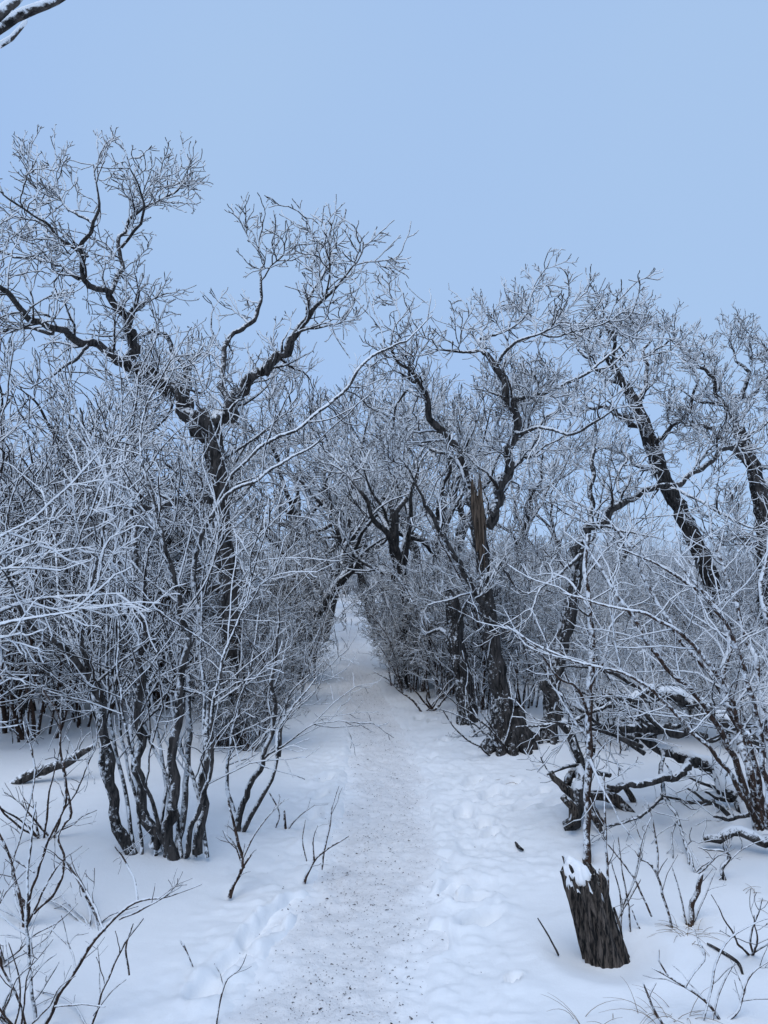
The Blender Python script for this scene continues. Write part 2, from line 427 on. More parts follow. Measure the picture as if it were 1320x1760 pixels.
sy = np.r_[np.arange(-3, 1.9, .08), np.arange(1.9, 6, .014), 6 + np.cumsum(.016 * 1.016 ** np.arange(1, 215))]
sl = np.linspace(-1.25, 1.25, 110)
SY, SLt = np.meshgrid(sy, sl, indexing='ij')
hw = path_hw(SY); lat = SLt * hw
PX = path_x(SY) + lat; 
edge = np.abs(SLt)
pz = base_h(PX, SY) - .004 + (.018 * fbm(PX * 5, SY * 5, 3) + .016 * fbm(PX * 16, SY * 16, 3) + .010 * fbm(PX * 34, SY * 34, 2)) * (1 - sstep(12, 20, SY)) - .06 * sstep(.86, 1.25, edge)
tread = 1 - sstep(.35, .95, edge + .55 * fbm(PX * 2.6, SY * 2.6, 4))
V = np.c_[PX.ravel(), SY.ravel(), pz.ravel()]
a, b = SY.shape; ii = np.arange(a * b).reshape(a, b)
Q = np.stack([ii[:-1, :-1], ii[:-1, 1:], ii[1:, 1:], ii[1:, :-1]], -1).reshape(-1, 4)
tag(link('snow_path', mesh_from('snow_path', V, Q, tread.ravel(), M_PATH)), 'narrow trodden snow path winding into the thicket', 'path', kind='structure')
def path_z(x, y): return float(base_h(np.float64(x), np.float64(y))) - .018

#TREES
# ------------------------------------------------------------------ tall oak beside the path (forked, stands behind the many-stemmed shrub)
D = G(400, 1275)
tr = traced(D, [(402, 1285, 74), (402, 1230, 60), (398, 1120, 50), (392, 1000, 46), (382, 880, 46), (372, 800, 48), (360, 735, 50), (345, 712, 40)], .12)
limbs = [
    traced(D, [(360, 745, 40), (396, 702, 32, -.1), (430, 660, 26, -.2), (462, 628, 24, -.25), (508, 573, 18, -.3), (530, 538, 12, -.35), (562, 505, 8, -.5), (592, 478, 6, -.6), (612, 452, 4, -.7)]),
    traced(D, [(392, 706, 22, -.1), (384, 660, 13, .1), (383, 618, 13, .2), (392, 588, 12, .3), (440, 540, 11, .45), (450, 505, 8, .5), (447, 470, 6, .55), (452, 448, 5, .6), (440, 425, 3.5, .6)]),
    traced(D, [(528, 540, 10, -.35), (537, 505, 7, -.3), (560, 468, 6, -.2), (572, 445, 5, -.1), (552, 420, 4, 0), (530, 398, 3, .1)]),
    traced(D, [(362, 740, 40), (318, 705, 34, .15), (272, 668, 30, .25), (243, 640, 28, .3), (230, 600, 24, .3), (214, 545, 18, .2), (190, 510, 15, .1), (143, 482, 13, 0), (146, 452, 12, -.1), (135, 428, 11, -.2), (158, 398, 9, -.3), (166, 365, 8, -.35), (168, 335, 5, -.4), (160, 285, 3, -.4)]),
    traced(D, [(190, 512, 12, .1), (198, 485, 11, .3), (212, 460, 10, .4), (203, 412, 9, .5), (226, 375, 8, .6), (262, 350, 6, .7), (300, 330, 5, .75), (328, 300, 3.5, .8)]),
    traced(D, [(236, 610, 14, .3), (222, 568, 14, .35), (228, 520, 13, .4)]),
    traced(D, [(246, 648, 22, .3), (196, 615, 20, 0), (150, 590, 17, -.3), (100, 568, 14, -.6), (48, 542, 13, -.9), (2, 494, 11, -1.2), (-60, 450, 8, -1.5), (-110, 400, 5, -1.6)]),
    traced(D, [(92, 572, 10, -.6), (50, 563, 8, -.5), (-10, 570, 7, -.3), (-70, 540, 5, -.2)]),
    traced(D, [(150, 592, 10, -.3), (120, 625, 8, -.5), (85, 650, 6, -.7)]),
    traced(D, [(326, 712, 17, .15), (318, 650, 15, .4), (300, 605, 12, .6), (270, 567, 10, .8), (245, 580, 7, 1.0)]),
    traced(D, [(136, 480, 9, 0), (95, 452, 8, .3), (40, 445, 7, .5), (0, 430, 6, .6), (-50, 400, 4, .7)]),
    traced(D, [(150, 440, 9, -.1), (110, 415, 7, -.4), (80, 385, 6, -.6), (40, 360, 5, -.8), (5, 335, 4, -.9)]),
    traced(D, [(160, 385, 8, -.3), (115, 352, 6, -.1), (88, 318, 4, .1), (68, 285, 3, .2)]),
    traced(D, [(208, 425, 7, .5), (245, 372, 6, .3), (240, 325, 4, .2), (220, 285, 3, .1)]),
    traced(D, [(372, 860, 20), (330, 858, 18, -.5), (270, 868, 16, -.9), (190, 870, 13, -1.3)]),
]
tree_from('oak_tree', 'tallest frosted oak, black trunk forking high, beside the path', 'tree', tr, limbs,
          spec_scale(TALL, 1.45, .76, 1.15), heavy=.11, crown_from_trunk=True, extra=dict(per_m=.22, length=.5, ang=(50, 90), K=7, up=.05, wander=.25, rr=.5, rtip=.008, rmax=.03, t0=.3))

# ------------------------------------------------------------------ broken oak on the other side of the path
D = G(872, 1285)
tr = traced(D, [(878, 1298, 84), (874, 1262, 66), (862, 1200, 50), (850, 1120, 42), (840, 1050, 38), (830, 980, 36), (822, 910, 36), (818, 850, 34)], .12)
limbs = [
    traced(D, [(826, 930, 26), (808, 860, 22, .1), (797, 800, 18, .2), (762, 742, 17, .2), (728, 676, 15, .1), (708, 640, 10, 0), (680, 618, 7, -.1), (672, 580, 5, -.2), (690, 545, 3, -.2)]),
    traced(D, [(838, 905, 26), (868, 815, 21, -.1), (884, 745, 19, -.2), (876, 686, 17, -.3), (850, 632, 15, -.3), (828, 606, 11, -.3), (788, 604, 7, -.3), (750, 600, 4, -.3)]),
    traced(D, [(884, 742, 10, -.2), (930, 738, 9, -.5), (985, 744, 8, -.7), (1030, 722, 6, -.9), (1060, 700, 4, -1.)]),
    traced(D, [(876, 688, 11, -.3), (935, 676, 9, 0), (985, 652, 8, .2), (1035, 620, 6, .4), (1070, 590, 4, .5)]),
    traced(D, [(850, 634, 9, -.3), (880, 592, 8, -.5), (930, 574, 6, -.7), (962, 556, 3.5, -.9)]),
    traced(D, [(832, 608, 9, -.3), (826, 585, 8, 0), (850, 575, 6, .3), (880, 562, 4, .5)]),
    traced(D, [(730, 684, 8, .1), (700, 672, 7, .4), (680, 700, 5, .6), (675, 740, 4, .8)]),
    traced(D, [(852, 1070, 14), (800, 990, 12, -.4), (762, 920, 11, -.7), (735, 872, 9, -.8), (722, 848, 6, -.9), (700, 800, 4, -1.)]),
    traced(D, [(850, 832, 16, .1), (880, 800, 14, .6), (915, 770, 10, 1.0), (935, 720, 7, 1.2), (990, 690, 4, 1.3)]),
    traced(D, [(800, 805, 12, .2), (770, 780, 10, .8), (720, 760, 8, 1.2), (690, 720, 5, 1.4)]),
]
oak_r = tree_from('oak_tree', 'broken-topped oak with bare brown wood, flared base, across from tallest oak', 'tree', tr, limbs,
          spec_scale(OAK, 1.65, .76, 1.0), heavy=.10, extra=dict(per_m=.45, length=.62, ang=(50, 90), K=7, up=.10, wander=.25, rr=.5, rtip=.008, rmax=.025, t0=.35))
# splintered wood left standing where the top broke off
base = np.array(oak_r.location); mb = MB()
for k in range(9):
    x0 = 809 + k * 2.2; top = 812 + random.uniform(0, 50)
    L, r = traced(D, [(x0 + 9, 900 + random.uniform(0, 90), 2.5, -.068), (x0 + 4, 880, 5, -.070), (x0 + random.uniform(-2, 2), top, 1.2, -.05)], .2)
    mb.tubes(L[None], r[None], 5, np.full((1, len(r)), .10), .15)
mb.build('split_wood', M_WOOD, oak_r, base)
mb = MB()
for k in range(7):                      # root flare
    a = -math.pi + k * math.pi / 6 * 1.0; c = base + np.array([0, 0, .22])
    e = base + np.array([math.cos(a) * .24, math.sin(a) * .2, -.04]); e[2] = hz(e[0], e[1]) - .04
    L, r = smooth_line([c + np.array([math.cos(a) * .05, math.sin(a) * .05, .15]), c * .5 + e * .5 + np.array([0, 0, .04]), e], [.05, .06, .035], .04, .2)
    mb.tubes(L[None], r[None], 8, np.full((1, len(r)), .22), .12)
mb.build('root_flare', M_BARK, oak_r, base)

# ------------------------------------------------------------------ snag and post between
D = G(805, 1240)
tr = traced(D, [(808, 1248, 44), (800, 1195, 36), (790, 1130, 32), (781, 1070, 32), (775, 1032, 28), (770, 1015, 12)], .2)
tree_from('dead_snag', 'slanting black snag with snapped top beside the broken-topped oak', 'tree trunk', tr,
          [traced(D, [(786, 1110, 10), (760, 1085, 8, .2), (735, 1090, 5, .4)]), traced(D, [(783, 1085, 8), (800, 1040, 6, -.2), (820, 1010, 4, -.3)])], spec_scale(OAK, .8, .7, .9), M_BARK)

D = G(946, 1288)
tr = traced(D, [(946, 1296, 34), (946, 1240, 30), (950, 1180, 28), (966, 1110, 28), (982, 1040, 28), (992, 985, 26), (1000, 945, 24)], .15)
limbs = [
    traced(D, [(996, 965, 24), (1016, 915, 22, 0), (1045, 885, 20, .05), (1082, 856, 16, .1), (1110, 842, 15, .1), (1155, 836, 14, .2), (1190, 812, 13, .3), (1238, 778, 12, .5), (1275, 758, 9, .7), (1330, 720, 6, .9)]),
    traced(D, [(1005, 930, 14), (1018, 880, 12, .3), (1018, 830, 11, .4), (1020, 772, 10, .5)]),
    traced(D, [(1000, 950, 9), (960, 990, 8, -.3), (930, 1010, 6, -.5), (915, 1050, 4, -.6)]),
    traced(D, [(1150, 838, 9, .2), (1190, 852, 8, .0), (1235, 880, 7, -.2), (1290, 905, 6, -.3), (1330, 890, 4, -.4)]),
    traced(D, [(1075, 858, 9, .1), (1060, 820, 8, .4), (1078, 780, 6, .6), (1060, 740, 4, .8)]),
    traced(D, [(1080, 860, 6, .1), (1085, 900, 5, 0), (1090, 935, 3.5, -.1)]),
]
tree_from('oak_tree', 'crooked oak with one long limb bending over the fallen tree', 'tree', tr, limbs, spec_scale(OAK, 1.0, .85, .95),
          extra=dict(per_m=.4, length=.8, ang=(50, 90), K=7, up=.08, wander=.25, rr=.5, rtip=.008, rmax=.022, t0=.3))

# ------------------------------------------------------------------ two leaning oaks farther back
D = G(1243, 1165)
tr = traced(D, [(1246, 1175, 40), (1240, 1080, 34), (1222, 1000, 31), (1200, 950, 29), (1172, 885, 28), (1142, 830, 27), (1122, 775, 26), (1108, 735, 24), (1090, 690, 20), (1062, 645, 14), (1040, 610, 9)], .12)
limbs = [
    traced(D, [(1112, 745, 15), (1075, 720, 12, -.3), (1040, 700, 9, -.6), (1000, 705, 6, -.8)]),
    traced(D, [(1095, 700, 15), (1110, 650, 12, .3), (1105, 600, 9, .5), (1118, 580, 6, .6), (1110, 565, 4, .7)]),
    traced(D, [(1070, 660, 12), (1030, 640, 9, .4), (1000, 605, 7, .7), (990, 580, 4, .9)]),
    traced(D, [(1050, 625, 10), (1060, 580, 8, -.4), (1045, 568, 6, -.6), (1032, 555, 3.5, -.8)]),
    traced(D, [(1120, 770, 13), (1150, 740, 10, -.3), (1185, 700, 8, -.6), (1200, 650, 5, -.8)]),
    traced(D, [(1140, 826, 12), (1100, 800, 10, .5), (1060, 775, 8, .9), (1030, 768, 6, 1.1)]),
    traced(D, [(1105, 610, 8, .5), (1140, 595, 6, .3), (1155, 580, 4, .1)]),
]
tree_from('oak_tree', 'bare oak leaning steeply toward the path, trunk foot hidden in shrubs', 'tree', tr, limbs, spec_scale(OAK, 1.65, .84, 1.2), heavy=.10,
          extra=dict(per_m=.5, length=.8, ang=(50, 90), K=7, up=.06, wander=.25, rr=.5, rtip=.009, rmax=.03, t0=.3))
D = G(1325, 1175)
tr = traced(D, [(1322, 1185, 42), (1322, 1080, 36), (1318, 960, 32), (1312, 890, 30), (1300, 820, 28), (1282, 770, 25), (1270, 735, 22)], .12)
limbs = [
    traced(D, [(1276, 750, 18), (1255, 715, 14, .2), (1275, 680, 11, .4), (1285, 640, 9, .5), (1265, 615, 6, .6), (1260, 595, 4, .6)]),
    traced(D, [(1290, 795, 15), (1250, 760, 11, -.4), (1215, 735, 8, -.7), (1180, 730, 5, -.9)]),
    traced(D, [(1265, 725, 12, .1), (1240, 690, 10, -.2), (1215, 640, 8, -.4), (1182, 612, 6, -.6), (1168, 595, 4, -.7)]),
    traced(D, [(1308, 850, 18), (1340, 800, 15, .2), (1360, 730, 12, .3), (1345, 660, 9, .3), (1330, 620, 6, .3), (1312, 590, 4, .2)]),
    traced(D, [(1282, 690, 9, .4), (1310, 660, 8, .7), (1330, 620, 6, .9)]),
    traced(D, [(1240, 692, 8, -.2), (1205, 690, 6, -.3), (1170, 670, 4, -.2)]),
    traced(D, [(1312, 960, 10), (1280, 930, 8, -.3), (1245, 925, 6, -.5)]),
]
tree_from('oak_tree', 'bare oak rising upright behind the arching shrub, beyond the steeply leaning oak', 'tree', tr, limbs, spec_scale(OAK, 1.65, .84, 1.2), heavy=.10,
          extra=dict(per_m=.5, length=.8, ang=(50, 90), K=7, up=.06, wander=.25, rr=.5, rtip=.009, rmax=.03, t0=.3))

#SHRUBS
# ------------------------------------------------------------------ hero shrubs
SHR = [dict(per_m=4.6, length=.75, ang=(28, 72), K=7, up=.035, wander=.15, rr=.5, rtip=.0042, rmax=.010, t0=.25, tipfork=1, sides=4),
       dict(per_m=7.5, length=.36, ang=(30, 72), K=5, up=.02, wander=.15, rr=.6, rtip=.0032, rmax=.0060, tipfork=1),
       dict(per_m=11, length=.15, ang=(30, 65), K=4, up=.04, wander=.20, rr=.7, rtip=.0026, rmax=.0038, tipfork=1)]
def shrub_from(name, label, cat, stems, spec, mat=M_BARK, group=None, heavy=0.0, part=('stem', 'twigs'), rough=.09, sides=8, tw=M_TWIG):
    base = stems[0][0][0]
    t = thing(name, base, label, cat, group)
    stems = [(L, r * .82) for L, r in stems]
    for (L, r) in stems:
        L2 = np.vstack([L, L[-1] + (L[-1] - L[-2]) * .2]); r2 = np.r_[r, r[-1] * .15]
        mb = MB(); mb.tubes(L2[None], r2[None], sides, frost_of(r2, heavy * .6)[None], rough); mb.build(part[0], mat, t, base)
    if spec:
        Pt, Rd = stack_lines(stems)
        mb = MB(); twig_cloud(mb, Pt, Rd, spec, heavy); mb.build(part[1], tw, t, base)
    return t

D = G(270, 1470)
stems = [
    traced(D, [(234, 1482, 23), (205, 1400, 20), (182, 1275, 18), (166, 1185, 15), (112, 1110, 12, -.2), (62, 1078, 10, -.3), (30, 1030, 7, -.4), (5, 960, 4, -.5)]),
    traced(D, [(226, 1476, 18), (196, 1390, 16, .05), (183, 1330, 14, .1), (172, 1240, 11, .2), (140, 1150, 9, .3), (105, 1050, 7, .4), (95, 940, 5, .5), (70, 840, 3.5, .6)]),
    traced(D, [(264, 1456, 26), (250, 1385, 21), (241, 1290, 19), (240, 1195, 18), (241, 1095, 17), (246, 1005, 14), (232, 930, 11), (229, 862, 9)]),
    traced(D, [(292, 1482, 30), (296, 1385, 21), (300, 1300, 19), (309, 1200, 17), (316, 1092, 13), (300, 1000, 10, -.1), (276, 915, 8, -.15), (252, 820, 6, -.2), (240, 745, 5, -.2), (262, 670, 3.5, -.2)]),
    traced(D, [(338, 1466, 22), (350, 1355, 18), (358, 1285, 15), (352, 1180, 13, .1), (340, 1060, 12, .2), (334, 962, 11, .3), (372, 872, 11, .3), (388, 850, 9, .3), (430, 832, 8, .3), (515, 776, 6, .4), (555, 752, 4, .4)]),
    traced(D, [(304, 1476, 16), (318, 1370, 13, .1), (328, 1250, 12, .2), (322, 1150, 10, .3), (345, 1050, 9, .4), (370, 950, 8, .5), (380, 850, 6, .6), (440, 775, 8, .6), (510, 735, 8, .7), (572, 690, 8, .8), (625, 622, 7, .9), (665, 600, 6, 1.0), (700, 582, 4.5, 1.1), (742, 542, 3, 1.2)]),
    traced(D, [(284, 1478, 12), (270, 1400, 10, -.1), (240, 1330, 8, -.25), (215, 1240, 6, -.3), (205, 1150, 5, -.3), (200, 1050, 4, -.3), (160, 930, 3, -.35)]),
    traced(D, [(320, 1472, 12), (335, 1400, 10, -.1), (360, 1330, 8, -.2), (365, 1230, 7, -.3), (385, 1130, 6, -.3), (420, 1040, 4, -.3), (440, 960, 3, -.3)]),
    traced(D, [(276, 1466, 12), (240, 1380, 10, .2), (225, 1260, 8, .4), (240, 1150, 7, .6), (215, 1020, 6, .7), (230, 880, 5, .8), (205, 760, 3, .8)]),
    traced(D, [(168, 1190, 10, 0), (150, 1130, 9, -.1), (140, 1060, 8, -.2), (165, 960, 7, -.2), (190, 850, 6, -.2), (180, 790, 5, -.1), (225, 720, 4, 0), (240, 640, 3, 0)]),
]
for k in range(7):
    x0 = 228 + 126 * k / 6 + random.uniform(-6, 6); x1 = x0 + random.uniform(-70, 75); dd = random.uniform(-.35, .35); x2 = x1 + random.uniform(-70, 70); top = random.uniform(760, 1050)
    stems.append(traced(D, [(x0, 1474, 9), ((x0 * 2 + x1) / 3 + random.uniform(-8, 8), 1370, 7.5, dd * .3), (x1, 1230, 6.5, dd * .7), ((x1 + x2) / 2 + random.uniform(-15, 15), (1230 + top) / 2, 5, dd), (x2, top, 3, dd * 1.3)]))
shrub_from('many_stemmed_shrub', 'dark many-stemmed frosted shrub in front of the tallest oak', 'shrub', stems, spec_scale(SHR, .80, 1.0, 1.0), heavy=.05)

D = G(414, 1428)
stems = [
    traced(D, [(410, 1432, 15), (425, 1365, 13), (450, 1312, 11), (470, 1245, 10), (467, 1175, 9), (474, 1110, 7), (480, 1040, 4)]),
    traced(D, [(418, 1428, 11), (452, 1370, 9, -.1), (474, 1318, 8, -.1), (477, 1255, 7, 0), (500, 1220, 5, .1), (545, 1165, 3, .2)]),
    traced(D, [(480, 1300, 8, .4), (484, 1250, 7, .4), (500, 1190, 5, .4), (530, 1160, 3, .4)]),
    traced(D, [(405, 1425, 9, .3), (390, 1340, 7, .4), (400, 1250, 6, .5), (430, 1150, 5, .6), (445, 1050, 3, .7)]),
    traced(D, [(452, 1305, 6), (500, 1270, 4, -.1), (540, 1245, 3, -.2), (575, 1240, 2, -.2)]),
]
shrub_from('small_shrub', 'small leaning shrub with fine twigs reaching over the path edge', 'shrub', stems, [dict(lv, lead=(.8, -.1, .1)) if k == 0 else lv for k, lv in enumerate(spec_scale(SHR, 1.0, .72, .72))], heavy=-.04)

# shrub on the right whose long rimed rods arch over the fallen tree
D = G(1300, 1420)
stems = [
    traced(D, [(1312, 1425, 18), (1280, 1290, 15), (1250, 1200, 13), (1242, 1165, 12), (1250, 1095, 10), (1230, 1042, 9), (1180, 1000, 7), (1120, 965, 5), (1060, 940, 4)]),
    traced(D, [(1300, 1425, 14, -.1), (1255, 1290, 12, -.2), (1190, 1190, 10, -.3), (1130, 1130, 8, -.4), (1080, 1050, 7, -.5), (1040, 990, 5, -.5), (1005, 930, 4, -.5)]),
    traced(D, [(1320, 1420, 14, .1), (1290, 1300, 12, .1), (1230, 1170, 10, .1), (1160, 1090, 8, .1), (1110, 1000, 7, .1), (1070, 920, 5, .1), (1030, 880, 3, .1)]),
    traced(D, [(1330, 1425, 14, .2), (1320, 1260, 12, .3), (1290, 1120, 10, .4), (1255, 1010, 8, .4), (1225, 920, 6, .4), (1215, 850, 4, .4)]),
    traced(D, [(1340, 1420, 14, 0), (1345, 1250, 12, 0), (1325, 1110, 10, 0), (1310, 1000, 8, 0), (1330, 900, 5, 0)]),
    traced(D, [(1310, 1425, 12, -.2), (1230, 1300, 10, -.4), (1150, 1215, 8, -.5), (1080, 1160, 7, -.6), (990, 1135, 6, -.6), (930, 1110, 5, -.6), (872, 1078, 4, -.6)]),
    traced(D, [(1320, 1425, 12, -.3), (1270, 1240, 10, -.5), (1200, 1120, 8, -.6), (1120, 1060, 7, -.7), (1030, 1040, 5, -.7), (970, 1020, 4, -.7)]),
    traced(D, [(1330, 1430, 12, -.4), (1300, 1230, 10, -.6), (1260, 1100, 8, -.7), (1200, 1010, 6, -.8), (1160, 960, 4, -.8)]),
]
shrub_from('arching_shrub', 'shrub of long white rimed rods arching over the fallen tree', 'shrub', stems, spec_scale(SHR, 1.0, .8, .85), M_RED, heavy=.10)

# rimed branch spray reaching in over the fallen log on the other side
D = 3.6
st0 = np.array([-2.35, 3.6, hz(-2.35, 3.6) - .05])
stems = [smooth_line([st0, P(-150, 1250, D), P(-60, 1120, D), P(20, 1040, D), P(120, 1025, D), P(210, 1020, D - .1)], [.03, .026, .02, .014, .009, .005], .05, .3),
         smooth_line([st0 + [.03, 0, 0], P(-140, 1200, D + .2), P(-70, 1060, D + .2), P(0, 985, D + .2), P(90, 950, D + .2), P(160, 940, D + .2)], [.024, .02, .016, .012, .008, .005], .05, .3),
         smooth_line([st0 + [0, .04, 0], P(-160, 1150, D - .2), P(-90, 1000, D - .3), P(-10, 930, D - .3), P(60, 890, D - .3)], [.022, .02, .014, .009, .005], .05, .3),
         smooth_line([st0 + [0, -.04, 0], P(-130, 1220, D - .3), P(-40, 1090, D - .4), P(40, 1065, D - .4), P(130, 1050, D - .4)], [.022, .018, .014, .009, .005], .05, .3)]
shrub_from('rimed_shrub', 'thickly white-rimed shrub spray above the dark fallen log', 'shrub', stems, spec_scale(SHR, 1.1, .8, 1.3), heavy=.22)

# overhanging branches high up: a tree that stands beside the camera, outside the picture
st0 = np.array([-2.6, 1.7, hz(-2.6, 1.7) - .1])
tr = smooth_line([st0, st0 + [.05, 0, 1.2], st0 + [.2, .05, 2.4], st0 + [.35, .1, 3.0]], [.11, .09, .08, .06], .06, .2)
Dn = 2.0
limbs = [smooth_line([st0 + [.2, .05, 2.3], P(-160, 150, Dn), P(-20, 60, Dn), P(45, 22, Dn), P(100, 0, Dn), P(170, -60, Dn)], [.03, .020, .015, .0135, .011, .008], .03, .3),
         smooth_line([st0 + [.2, .05, 2.3], P(-150, 190, Dn + .1), P(-30, 95, Dn + .1), P(15, 68, Dn + .1), P(45, 40, Dn + .1)], [.025, .014, .010, .008, .006], .03, .3),
         smooth_line([st0 + [.3, .05, 2.5], P(-120, 90, Dn - .1), P(-20, 38, Dn - .1), P(20, 10, Dn - .1), P(50, -30, Dn - .1)], [.025, .018, .015, .013, .010], .03, .3)]
tree_from('overhanging_tree', 'tree with thick frost-coated branches reaching in high beside the path', 'tree', tr, limbs, [dict(per_m=2.5, length=.10, ang=(30, 60), K=4, up=.1, wander=.15, rr=.5, rtip=.005, rmax=.007, t0=.1, t1=.55, sides=5)], heavy=.30)

# ------------------------------------------------------------------ weathered stump with snow cap
def stump():
    D = G(1035, 1648)
    b = P(1038, 1640, D + .06); t_ = P(998, 1498, D + .02)
    root = thing('tree_stump', (b[0], b[1], hz(b[0], b[1])), 'weathered leaning tree stump capped with snow', 'stump')
    o = np.array(root.location)
    ax = t_ - b; h = np.linalg.norm(ax); az_ = ax / h
    X = np.cross([0, 1, 0], az_); X /= np.linalg.norm(X); Y = np.cross(az_, X)
    NS, NK = 120, 46
    th = np.linspace(0, 2 * np.pi, NS, endpoint=False)
    groove = fbm(th * 3.2 + 3, th * 0 + 2.2, 3) * .0; 
    g1 = np.array([random.uniform(-1, 1) for _ in range(NS)]); g1 = (g1 + .5 * np.roll(g1, 1) + .5 * np.roll(g1, -1)) / 1.6
    topj = .045 * fbm(np.cos(th) * 3 + 8, np.sin(th) * 3 + 1, 3) + .012 * g1
    topj += .05 * np.cos(th - 2.6)       # snapped obliquely
    V = []
    for k in range(NK):
        s = k / (NK - 1)
        rad = .083 * (1 + .22 * (1 - s) ** 3) * (1 - .10 * s)
        tw = th + .25 * s
        rr = rad * (1 + .13 * (.35 + s) * g1 * (1 + .3 * np.sin(9 * s + th * 2)) + .10 * fbm(np.cos(tw) * 2.5 + 4, np.sin(tw) * 2.5 + s * 2.5, 3) + .03 * fbm(th * 9, s * 14 + th * 0, 2))
        hh = -.10 + (h + .10 + topj) * s
        V.append(b[None] + az_[None] * hh[:, None] + X[None] * (rr * np.cos(th))[:, None] + Y[None] * (rr * np.sin(th))[:, None] * .9)
    # broken top: rings that fall inward
    last = V[-1]; cen = last.mean(0) - az_ * .01
    for k, (m, dz) in enumerate([(.82, -.012), (.6, -.03), (.35, -.02), (.1, -.03)]):
        ring = cen[None] + (last - cen[None]) * m + az_[None] * (dz + .022 * np.array([random.gauss(0, 1) for _ in range(NS)]))[:, None] * 1.0
        V.append(ring)
    n = len(V); V = np.concatenate(V)
    ii = np.arange(n * NS).reshape(n, NS); nxn = np.roll(ii, -1, axis=1)
    Q = np.stack([ii[:-1], nxn[:-1], nxn[1:], ii[1:]], -1).reshape(-1, 4)
    fr = np.full(len(V), .16)
    link('wood', mesh_from('wood', V - o, Q, fr, M_OLD), root)
    # snow cap lying on the broken face, sliding to one side
    gx = np.linspace(-1, 1, 34); A, B = np.meshgrid(gx, gx, indexing='ij')
    rr = np.hypot(A, B) + .28 * fbm(A * 2.3 + 5, B * 2.3 + 8, 3)
    hcap = .042 * (1 - sstep(.45, 1.0, rr)) + .012 * fbm(A * 4, B * 4, 2) - .05 * sstep(.85, 1.05, rr)
    hcap = hcap - .09 * sstep(.10, .45, A - .1 + .5 * B + .2 * fbm(A * 3, B * 3, 2)) * (1 if True else 0)
    top0 = b + az_ * h
    plane = topj
    tilt = np.interp((np.arctan2(B, A)) % (2 * np.pi), th, topj) * np.minimum(np.hypot(A, B), 1)
    Vc = top0 + X * (A * .074)[..., None] + Y * (B * .068)[..., None] + az_ * (hcap + tilt - .004)[..., None]
    ii = np.arange(34 * 34).reshape(34, 34)
    Q = np.stack([ii[:-1, :-1], ii[1:, :-1], ii[1:, 1:], ii[:-1, 1:]], -1).reshape(-1, 4)
    keep = (rr < 1.02).ravel()[Q].all(1)
    link('snow_cap', mesh_from('snow_cap', Vc.reshape(-1, 3) - o, Q[keep], None, M_CAP), root)
    # splinters still clinging to the side
    for (x0, y0, x1, y1, wd) in [(1055, 1560, 1071, 1612, 6), (1020, 1505, 1036, 1560, 12), (985, 1500, 978, 1486, 6)]:
        L, r = traced(D - .045, [(x0, y0, wd * .7), ((x0 + x1) / 2, (y0 + y1) / 2, wd), (x1, y1, wd * .3)], .2, .02)
        mb = MB(); mb.tubes(L[None], r[None], 6, np.full((1, len(r)), .2), .15); mb.build('splinter', M_OLD, root, o)
stump()

